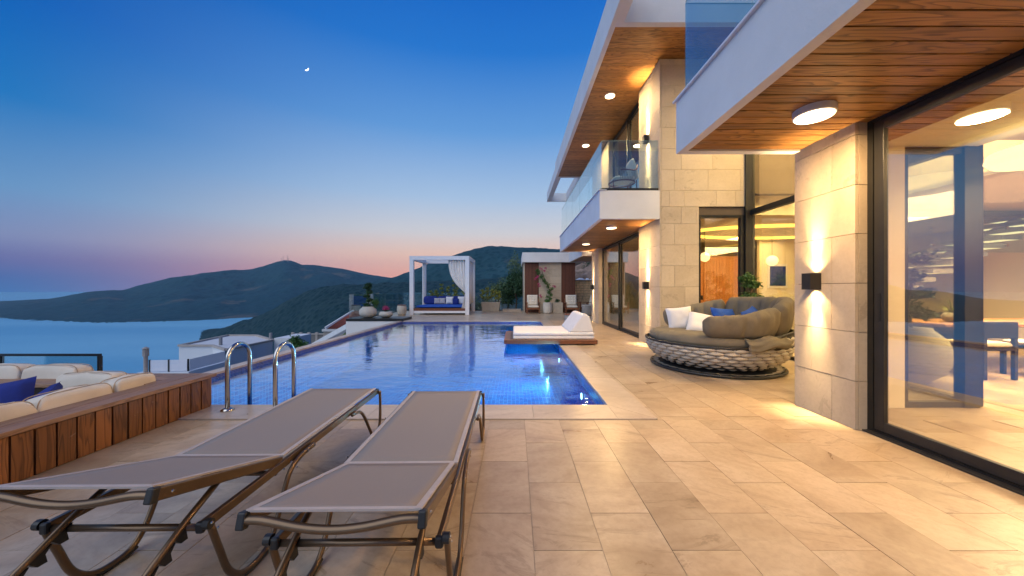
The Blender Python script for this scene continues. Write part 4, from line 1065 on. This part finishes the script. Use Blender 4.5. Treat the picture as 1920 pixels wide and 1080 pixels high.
t_ = thing('flower_bowl', 'pink bougainvillea in a low pale bowl on the black ledge', 'potted plant', (-5.52, 14.75, .105))
MB().lathe([(.13, 0), (.26, .08), (.29, .16), (.24, .24), (.23, .25)], (-5.5, 14.75, .107), 28).build('bowl', M['concrete'], t_, smooth=True)
leaves(MB(), (-5.5, 14.75, .44), (.14, .14, .1), 160, .035, 41).build('foliage', M['leaf_dark'], t_); leaves(MB(), (-5.5, 14.72, .50), (.17, .17, .14), 240, .04, 42, stretch=1.3).build('blossom', M['pink'], t_)
def planter_box(x0, x1, y, h, label, seed, tall, mat='leaf_yellow', n=5, d=.5):
    t_ = thing('planter', label, 'planter', ((x0+x1)/2, y, 0), 'long planters by the glass railing')
    b = MB(); cx, cy = (x0+x1)/2, y+d/2
    b.add([(x0+.05, y+.04, 0), (x1-.05, y+.04, 0), (x1-.05, y+d-.04, 0), (x0+.05, y+d-.04, 0), (x0, y, h), (x1, y, h), (x1, y+d, h), (x0, y+d, h)], [(0, 3, 2, 1), (4, 5, 6, 7), (0, 1, 5, 4), (1, 2, 6, 5), (2, 3, 7, 6), (3, 0, 4, 7)])
    b.build('box', M['planter'], t_, bevel=.01)
    rnd = random.Random(seed); lv = MB(); stem = MB()
    for k in range(n):
        px = x0+(x1-x0)*(k+.5)/n+rnd.uniform(-.08, .08); top_ = h+tall*rnd.uniform(.5, 1)
        stem.tube([(px, cy, h-.02), (px+rnd.uniform(-.1, .1), cy, top_)], .008, 5)
        for q in range(4): leaves(lv, (px+rnd.uniform(-.08, .08), cy+rnd.uniform(-.1, .1), h+(top_-h)*(.35+.2*q)), (.16, .16, .12), 70, .05, seed*10+k*4+q)
    stem.build('stems', M['bark'], t_); lv.build('foliage', M[mat], t_)
planter_box(-2.05, -.93, 20.9, .54, 'beige trapezoid planter of yellow green shrubs right of the cabana', 3, .95)
planter_box(-5.2, -4.0, 20.75, .5, 'beige planter of tall yellow green shoots behind the left half of the cabana', 4, 1.25, n=4)
planter_box(-3.9, -2.7, 20.75, .5, 'beige planter of yellow green shoots behind the right half of the cabana', 5, 1.6, n=4)
box('step', M['coping'], (-.75, .35, 20.6, 21.5, 0, .12))['kind'] = 'structure'

# far shrubs
def shrub(x, y, z, r, h, mat, label, seed, n=5000):
    t_ = thing('shrub', label, 'shrub', (x, y, z), 'shrubs beyond the terrace')
    MB().tube([(x, y, z-.5), (x+.1, y, z+h*.3), (x-.1, y, z+h*.6)], [.08, .05, .02], 6).build('trunk', M['bark'], t_)
    lv = MB(); rnd = random.Random(seed)
    for k in range(12):
        leaves(lv, (x+rnd.uniform(-.6, .6)*r, y+rnd.uniform(-.6, .6)*r, z+h*rnd.uniform(.25, .8)), (r*.5, r*.5, h*.25), n//12, .075, seed*20+k)
    lv.build('crown', M[mat], t_)
shrub(.0, 23.6, -.3, 1.3, 3.0, 'leaf_dark', 'dark green bush left of the pavilion', 51, 9000)
shrub(-.6, 26.0, -.3, 1.9, 2.6, 'olive', 'olive green bush behind and left of the dark bush', 52, 6000)
shrub(.7, 26.5, 0, 1.4, 4.0, 'olive', 'tall pale olive bush touching the pavilion corner', 53, 7000)
shrub(-2.6, 25.5, -.9, 1.5, 1.9, 'olive', 'low olive bush behind the right planter', 54, 5000)
shrub(7.0, 28.5, 1.5, 1.8, 3.0, 'leaf_dark', 'dark bush on the rocky bank behind the stone wall', 55, 6000)

# ------------------------------------------------------------------ pavilion
pv = thing('pavilion', 'small flat roofed pool pavilion with brown cladding and pale stone', 'pavilion', (1.9, 19.7, 0))
MB().box(.40, 3.9, 19.45, 23.2, 2.84, 3.39).build('roof', M['stucco'], pv, bevel=.005)
MB().box(.56, 3.42, 19.80, 23, 0, 2.84).build('wall', M['joint'], pv)
for a in (.545, 2.63):
    for i in range(13): piece('cladding_board', M['cladding'], (a+i*.061, a+i*.061+.056, 19.74, 19.8, 0, 2.84), pv)
r_ = 0
for za, zb in zip([0, .41, .82, 1.23, 1.64, 2.05, 2.46], [.41, .82, 1.23, 1.64, 2.05, 2.46, 2.84]):
    js = [1.345]+([1.75, 2.3] if r_ % 2 else [1.98])+[2.625]; r_ += 1
    for p, q in zip(js, js[1:]): piece('stone_block', M['stone'], (p+.003, q-.003, 19.72, 19.8, za+.003, zb-.003), pv)
MB().box(.50, .54, 19.7, 22.9, 0, 2.84).build('side_wall', M['stone'], pv)
t_ = thing('retaining_wall', 'rough honey coloured stone wall to the right of the pavilion', 'wall', (4.6, 21.8, 0))
rnd = random.Random(5); z = 0
while z < 1.7:
    h = rnd.uniform(.13, .2); x = 3.45
    while x < 7.5:
        w_ = rnd.uniform(.2, .42); piece('stone', M['rough_stone'], (x+.008, x+w_-.008, 21.8-rnd.choice((0, .01, .02)), 22.2, z+.006, z+h-.006), t_); x += w_
    z += h
MB().box(3.45, 7.5, 21.84, 22.18, 0, z).build('core', M['joint'], t_); MB().box(3.4, 7.5, 21.72, 22.25, z+.001, z+.06).build('cap', M['coping'], t_)
MB().grid(lambda u, v: (lambda x, y: (x, y, .6+(y-22.3)*.42+max(0, x-3)*.16+noise.fractal(Vector((x*.7, y*.7, 1)), .8, 2, 4)*.55))(3+9*u, 22.3+9*v), 50, 50).build('rocky_bank', M['rubble'], origin=(7, 26, 0))['kind'] = 'structure'
for i in range(3):
    x, y = (4.6, 5.15, 5.6)[i], (24.3, 24.8, 24.2)[i]
    mb = MB().lathe([(.12, .34), (.3, .24), (.38, .05), (.3, -.2)], (0, 0, 0), 8)
    mb.v = [Vector((v.x*1.25+noise.noise(v*3+Vector((i, 0, 0)))*.12+x, v.y+y, v.z+1.75+noise.noise(v*4)*.08)) for v in mb.v]
    tag(mb.build('boulder', M['tarp']), ['pale pointed boulder leftmost above the stone wall', 'pale pointed boulder between two others above the stone wall', 'pale pointed boulder rightmost above the stone wall'][i], 'boulder', 'pale boulders on the bank')

# wooden armchairs
def armchair(label):
    t_ = thing('armchair', label, 'armchair', (0, 0, 0), 'wooden armchairs with cream cushions')
    for sx in (-.34, .34):
        MB().bar((sx, -.33, 0), (sx, -.33, .58), .045, .06).build('leg', M['teak'], t_); MB().bar((sx, .30, 0), (sx, .42, .80), .045, .06).build('leg', M['teak'], t_)
        MB().bar((sx, -.40, .60), (sx, .38, .56), .075, .03).build('armrest', M['teak'], t_)
        MB().bar((sx, -.33, .27), (sx, .33, .22), .03, .08).build('side_rail', M['teak'], t_)
    MB().bar((-.34, -.33, .27), (.34, -.33, .27), .03, .09).build('front_rail', M['teak'], t_); MB().bar((-.34, .42, .78), (.34, .42, .78), .03, .06).build('top_rail', M['teak'], t_)
    for k in range(7): MB().bar((-.27+k*.09, .36, .28), (-.27+k*.09, .43, .77), .03, .015).build('back_slat', M['teak'], t_)
    put(cushion(.62, .64, .14, .2, 1), 'seat_cushion', 'cream_fabric', t_, (0, -.03, .37))
    mb = MB()
    for sg in (1, -1):
        def fn(a, b):
            u, v = a*2-1, b*2-1
            tf = 1.
            for cx_ in (-.5, 0, .5):
                for cy_ in (-.5, 0, .5): tf -= .55*math.exp(-(((u-cx_)/.11)**2+((v-cy_)/.11)**2))
            return (u*.30, sg*.075*((1-u**6)*(1-v**6))**.5*max(.3, tf), v*.29)
        mb.grid(fn, 24, 24)
    put(mb, 'back_cushion', 'cream_fabric', t_, (0, .27, .72), (R(-12), 0, 0)); return t_
a1 = armchair('wooden armchair with tufted cream cushions at the left brown panel of the pavilion'); move(a1, (.97, 19.05, 0), R(2))
a2 = copy_tree(a1); a2['label'] = 'wooden armchair with tufted cream cushions at the right brown panel of the pavilion'; move(a2, (3.1, 19.05, 0), R(-3))
a3 = copy_tree(a1); a3['label'] = 'wooden armchair turned sideways by the stone wall, partly behind the pier'; move(a3, (4.1, 19.3, 0), R(-70))
t_ = thing('round_ottoman', 'grey round concrete side table between armchair and stone pier', 'side table', (3.6, 17.3, 0))
MB().lathe([(.25, 0), (.31, .12), (.33, .42), (.33, .5)], (3.66, 17.3, 0), 24).build('body', M['concrete_grey'], t_, smooth=True); MB().lathe([(.35, .502), (.35, .54)], (3.66, 17.3, 0), 24).build('top', M['concrete'], t_)
t_ = thing('barrel_pot', 'ribbed pale barrel pot with bougainvillea climbing the pavilion wall', 'potted plant', (1.75, 18.9, 0))
MB().lathe([(.2, 0), (.235, .08), (.225, .1), (.25, .2), (.238, .22), (.255, .32), (.24, .34), (.25, .44), (.235, .46), (.22, .58), (.22, .6)], (1.75, 18.9, 0), 28).build('pot', M['concrete'], t_, smooth=True)
MB().tube([(1.78, 18.95, .55), (1.95, 19.2, 1.0), (1.85, 19.4, 1.5), (1.6, 19.5, 2.0), (1.5, 19.55, 2.4)], .015, 6).build('stem', M['bark'], t_)
lv = MB(); bl = MB(); rnd = random.Random(8)
for k in range(17):
    f = k/16; x = 1.78+.22*math.sin(f*5)-.22*f; z = .7+1.7*f; y = 19.0+.5*f
    leaves(lv, (x+rnd.uniform(-.1, .12), y, z), (.15, .12, .13), 110, .04, 200+k)
for k, (x, z) in enumerate(((1.2, 1.98), (1.15, 1.9), (1.28, 2.05), (1.5, 2.45), (1.38, 2.5), (1.62, 2.35), (1.32, 1.62), (1.35, 1.5), (2.15, 1.5), (2.22, 1.45), (1.4, 1.0), (1.45, .9), (1.7, 2.5), (2.0, 1.25))): leaves(bl, (x, 19.4, z), (.11, .08, .10), 45, .045, 300+k, stretch=1.2)
leaves(lv, (1.75, 18.9, .68), (.2, .2, .1), 250, .04, 230)
lv.build('foliage', M['leaf'], t_); bl.build('blossom', M['pink'], t_)
t_ = thing('square_pot', 'square pale stone planter beside the barrel pot', 'potted plant', (2.35, 19.2, 0))
MB().box(2.07, 2.62, 19.05, 19.6, 0, .58).build('pot', M['planter'], t_, bevel=.01); leaves(MB(), (2.35, 19.3, .68), (.16, .16, .12), 200, .04, 77).build('foliage', M['leaf_dark'], t_)

# recess plant
t_ = thing('bonsai_tree', 'bonsai fig with cloud shaped crown behind the round daybed', 'tree', (4.85, 7.15, 0))
MB().lathe([(.2, 0), (.28, .2), (.3, .45), (.26, .5)], (4.82, 7.15, 0), 24).build('pot', M['concrete'], t_, smooth=True)
MB().tube([(4.82, 7.15, .45), (4.88, 7.15, .8), (4.78, 7.15, 1.05), (4.86, 7.15, 1.3), (4.8, 7.15, 1.5)], [.07, .05, .045, .035, .02], 8).build('trunk', M['bark'], t_, smooth=True)
lv = MB()
for i, (dx, z, rx, rz) in enumerate(((-.06, 1.52, .2, .13), (.05, 1.4, .2, .1), (-.02, 1.16, .22, .13), (.12, 1.1, .18, .12), (-.14, 1.02, .14, .08))): leaves(lv, (4.82+dx, 7.12, z), (rx, rx, rz), 420, .035, 400+i)
lv.build('crown', M['leaf'], t_)

# ------------------------------------------------------------------ dining room contents
t_ = thing('dining_table', 'long wooden dining table seen through the sliding door', 'table', (8.3, 6.0, 0))
MB().box(6.7, 10.4, 5.4, 6.5, .71, .76).build('tabletop', M['table_wood'], t_, bevel=.01)
for x in (7.2, 9.8): MB().box(x-.25, x+.25, 5.75, 6.15, 0, .708).build('leg', M['dark_blue'], t_)
def dchair(label):
    t_ = thing('dining_chair', label, 'chair', (0, 0, 0), 'dining chairs along the table')
    for sx in (-.22, .22):
        MB().bar((sx, -.2, 0), (sx, -.2, .44), .045, .045).build('leg', M['dark_blue'], t_); MB().bar((sx, .22, 0), (sx, .22, .80), .045, .045).build('leg', M['dark_blue'], t_)
    MB().box(-.25, .25, -.24, .24, .42, .46).build('seat_frame', M['dark_blue'], t_); put(cushion(.48, .46, .09, .25, 4), 'seat_cushion', 'cream_fabric', t_, (0, 0, .50))
    MB().box(-.25, .25, .20, .245, .60, .84).build('backrest', M['dark_blue'], t_, bevel=.01); return t_
cs = dchair('x')
for i, (x, y, rz, lab) in enumerate(((6.95, 5.2, 180, 'dark dining chair on the near side of the table, leftmost'), (7.75, 5.15, 180, 'dark dining chair on the near side of the table, second from the left'), (8.55, 5.2, 180, 'dark dining chair on the near side of the table, at the frame edge'), (7.3, 6.8, 0, 'dark dining chair across the table, left one'), (8.6, 6.8, 0, 'dark dining chair across the table, right one'))):
    c = cs if i == 0 else copy_tree(cs); c['label'] = lab; move(c, (x, y, 0), R(rz))
t_ = thing('vase_plant', 'big pale round vase with a leafy plant just inside the glass', 'potted plant', (5.62, 4.85, 0))
MB().lathe([(.15, 0), (.33, .15), (.40, .38), (.34, .6), (.2, .74), (.2, .76)], (5.66, 4.95, 0), 32).build('vase', M['concrete'], t_, smooth=True)
MB().tube([(5.66, 4.95, .7), (5.6, 4.95, 1.1), (5.7, 4.95, 1.6)], .02, 6).build('trunk', M['bark'], t_)
lv = MB()
for i, (dx, z, r_) in enumerate(((-.1, 1.05, .22), (.12, 1.25, .2), (-.12, 1.5, .26), (.08, 1.75, .22), (.16, .95, .16))): leaves(lv, (5.66+dx, 4.95, z), (r_, r_, r_*.6), 260, .045, 500+i)
lv.build('crown', M['leaf_dark'], t_)
t_ = thing('table_plant', 'small pineapple shaped plant in a round pot on the dining table', 'plant', (7.25, 5.75, .76))
MB().lathe([(.07, 0), (.12, .05), (.13, .1), (.09, .16)], (7.25, 5.75, .762), 18).build('pot', M['planter'], t_, smooth=True)
lv = MB()
for k in range(26):
    a = k*2.4; e = .2+.7*(k % 5)/5; d = Vector((math.cos(a)*(1-e), math.sin(a)*(1-e), e)).normalized(); p = Vector((7.25, 5.75, .92)); s_ = Vector((-d.y, d.x, 0)).normalized()*.018
    lv.add([p-s_, p+s_, p+d*.24], [(0, 1, 2)])
lv.build('leaves', M['leaf_yellow'], t_)

# ------------------------------------------------------------------ neighbouring houses
nh = thing('white_house', 'flat roofed white neighbouring house below the pool edge', 'house', (-26, 31, -14))
poly = [(-29.1, 30), (-26.2, 30), (-23.3, 27.9), (-23.2, 33.2), (-27.4, 36.7), (-30.4, 36.7)]
MB().prism(poly, -14, -3.62).build('walls', M['far_wall'], nh); 
MB().prism([(x*1+(-26.6-x)*.03, y+(32.4-y)*.03) for x, y in poly], -3.615, -3.60).build('roof', M['roof_white'], nh)
par = MB()
for i in range(6):
    a = poly[i]; b = poly[(i+1) % 6]; par.bar((a[0], a[1], -3.54), (b[0], b[1], -3.54), .22, .16)
par.build('parapet', M['balus'], nh)
MB().box(-23.1, -21.5, 33.2, 36.5, -12, -3.35).build('annex', M['stucco'], nh)
for (x, y) in ((-26.0, 30.6), (-23.7, 33.6)): MB().tube([(x, y, -3.6), (x, y, -2.9)], .13, 8).build('vent_pipe', M['concrete_grey'], nh)
MB().prism([(-26, 23.8), (-22.7, 24.1), (-22.9, 27.9), (-26.2, 29.8)], -13, -4.42).build('lower_terrace', M['far_wall'], nh)
MB().prism([(-36, 15), (-17, 15), (-17, 26), (-36, 26)], -16, -7.6).build('lower_block', M['far_wall'], nh)
lf = thing('louvred_fence', 'white louvred fence on the terrace of the white house', 'fence', (-24, 25, -4.4))
for a, b in (((-25.3, 24.0), (-22.95, 24.25)), ((-22.9, 24.4), (-23.05, 27.6))):
    for k in range(9): MB().bar((a[0], a[1], -4.34+k*.088), (b[0], b[1], -4.34+k*.088), .03, .074).build('slat', M['white_metal'], lf)
for (x, y) in ((-25.3, 24.0), (-24.1, 24.12), (-22.92, 24.3), (-23.05, 27.6)): MB().box(x-.04, x+.04, y-.04, y+.04, -4.42, -3.56).build('post', M['frame'], lf)
t_ = thing('chimney_pipe', 'grey metal flue pipe with cap standing against the sea', 'chimney', (-12.8, 12, -8))
MB().tube([(-12.79, 12, -8), (-12.79, 12, -.95)], .058, 10).build('pipe', M['concrete_grey'], t_); MB().tube([(-12.79, 12, -1.0), (-12.79, 12, -.76)], .085, 10).build('cap', M['concrete_grey'], t_)
MB().lathe([(.11, -.74), (.02, -.68)], (-12.79, 12, 0), 10).build('cowl', M['concrete_grey'], t_)
t_ = thing('lower_roof', 'pale sloping roof edge beside the flue pipe below the sofa', 'roof', (-14, 12.5, -4))
MB().add([(-17, 12, -1.95), (-12.5, 12, -1.62), (-12.2, 9.6, -1.62), (-17, 9.6, -1.95), (-17, 12, -2.1), (-12.5, 12, -1.75), (-12.2, 9.6, -1.75), (-17, 9.6, -2.1)], [(0, 1, 2, 3), (7, 6, 5, 4), (0, 4, 5, 1), (1, 5, 6, 2), (2, 6, 7, 3), (3, 7, 4, 0)]).build('slab', M['roof_white'], t_)
box_ = MB().box(-16.5, -12.6, 9.8, 11.8, -9, -2.1).build('walls', M['far_wall'], t_)

sh_ = thing('stone_house', 'stone house with red tiled roof and balustraded terrace beyond the pool', 'house', (-24, 46, -12))
MB().box(-24.9, -20.2, 45.2, 50, -14, -4.15).build('walls', M['balus'], sh_); MB().box(-25.1, -20, 45.0, 50.2, -4.145, -3.85).build('cornice', M['roof_white'], sh_)
MB().add([(-24.6, 45.2, -3.8), (-20.0, 45.2, -3.8), (-20.0, 48, -1.7), (-22.3, 48, -1.7), (-24.6, 50, -3.8), (-20, 50, -3.8)], [(0, 1, 2, 3), (0, 3, 4), (3, 2, 5, 4), (1, 5, 2), (0, 4, 5, 1)]).build('roof', M['roof_tile'], sh_)
MB().bar((-24.7, 45.1, -3.7), (-22.3, 47.9, -1.6), .3, .25).build('gable_trim', M['stucco'], sh_)
rt = MB()
for k in range(16): x = -24.3+k*.3; rt.bar((x, 45.15, -3.72), (max(x, -22.3), 47.9, -1.62), .12, .06)
rt.build('roof_ridges', M['roof_tile'], sh_)
MB().box(-29.2, -24.9, 45.4, 49.5, -14, -6.3).build('terrace', M['balus'], sh_)
MB().bar((-29.2, 45.4, -4.55), (-24.9, 45.4, -4.5), .25, .15).build('handrail', M['balus'], sh_)
for k in range(5): MB().box(-29.3+k*1.05, -28.98+k*1.05, 45.3, 45.6, -6.3, -4.3).build('pier', M['balus'], sh_)
for k in range(28): piece('baluster', M['balus'], (-29.0+k*.146, -28.93+k*.146, 45.4, 45.5, -6.2, -4.62), sh_)
t_ = thing('sloping_wall', 'white sloping ramp wall between stone house and pool corner', 'wall', (-14, 26, -4))
MB().bar((-13.9, 24, -2.55), (-9.3, 19.5, -.75), .35, .28).build('ramp', M['stucco'], t_)
MB().prism([(-14.5, 24), (-8, 19), (-8, 27), (-13, 29)], -8, -3.0).build('base', M['far_wall'], t_)
def bush(x, y, z, r, label, seed, mat='leaf'):
    t_ = thing('garden_tree', label, 'tree', (x, y, z-r), 'garden trees by the neighbouring houses')
    MB().tube([(x, y, z-r*4), (x, y, z)], [.2, .08], 6).build('trunk', M['bark'], t_); lv = MB()
    for k in range(6): leaves(lv, (x+random.uniform(-.5, .5)*r, y+random.uniform(-.5, .5)*r, z+random.uniform(-.4, .4)*r), (r*.7, r*.7, r*.6), 420, .14, seed*9+k)
    lv.build('crown', M[mat], t_)
bush(-16.4, 24.0, -3.9, .85, 'small dark green tree top in front of the white house', 61, 'olive'); bush(-18.2, 29.2, -3.35, 1.0, 'green tree top right of the white house annex', 62, 'leaf')
bush(-12.6, 27.0, -1.75, .8, 'green tree top above the sloping white wall', 63, 'leaf')

# ------------------------------------------------------------------ air
hz = MB().box(-4200, 4200, -600, 3400, SEA-8, 260).build('haze', M['stucco'], origin=(0, 2000, SEA-8)); hz['kind'] = 'stuff'
hm_ = bpy.data.materials.new('haze_air'); hm_.use_nodes = True; hn = hm_.node_tree.nodes; hn.clear()
pv_ = hn.new('ShaderNodeVolumePrincipled'); pv_.inputs['Color'].default_value = (.62, .84, 1, 1); pv_.inputs['Density'].default_value = .00009; pv_.inputs['Anisotropy'].default_value = 0
ho = hn.new('ShaderNodeOutputMaterial'); hm_.node_tree.links.new(pv_.outputs[0], ho.inputs['Volume']); hz.data.materials.clear(); hz.data.materials.append(hm_)
for rt_, loc in ((bench, (BX, 1.5, 0)), (sofa, (-4.4, 2.5, -.32))): rebase(rt_, loc)
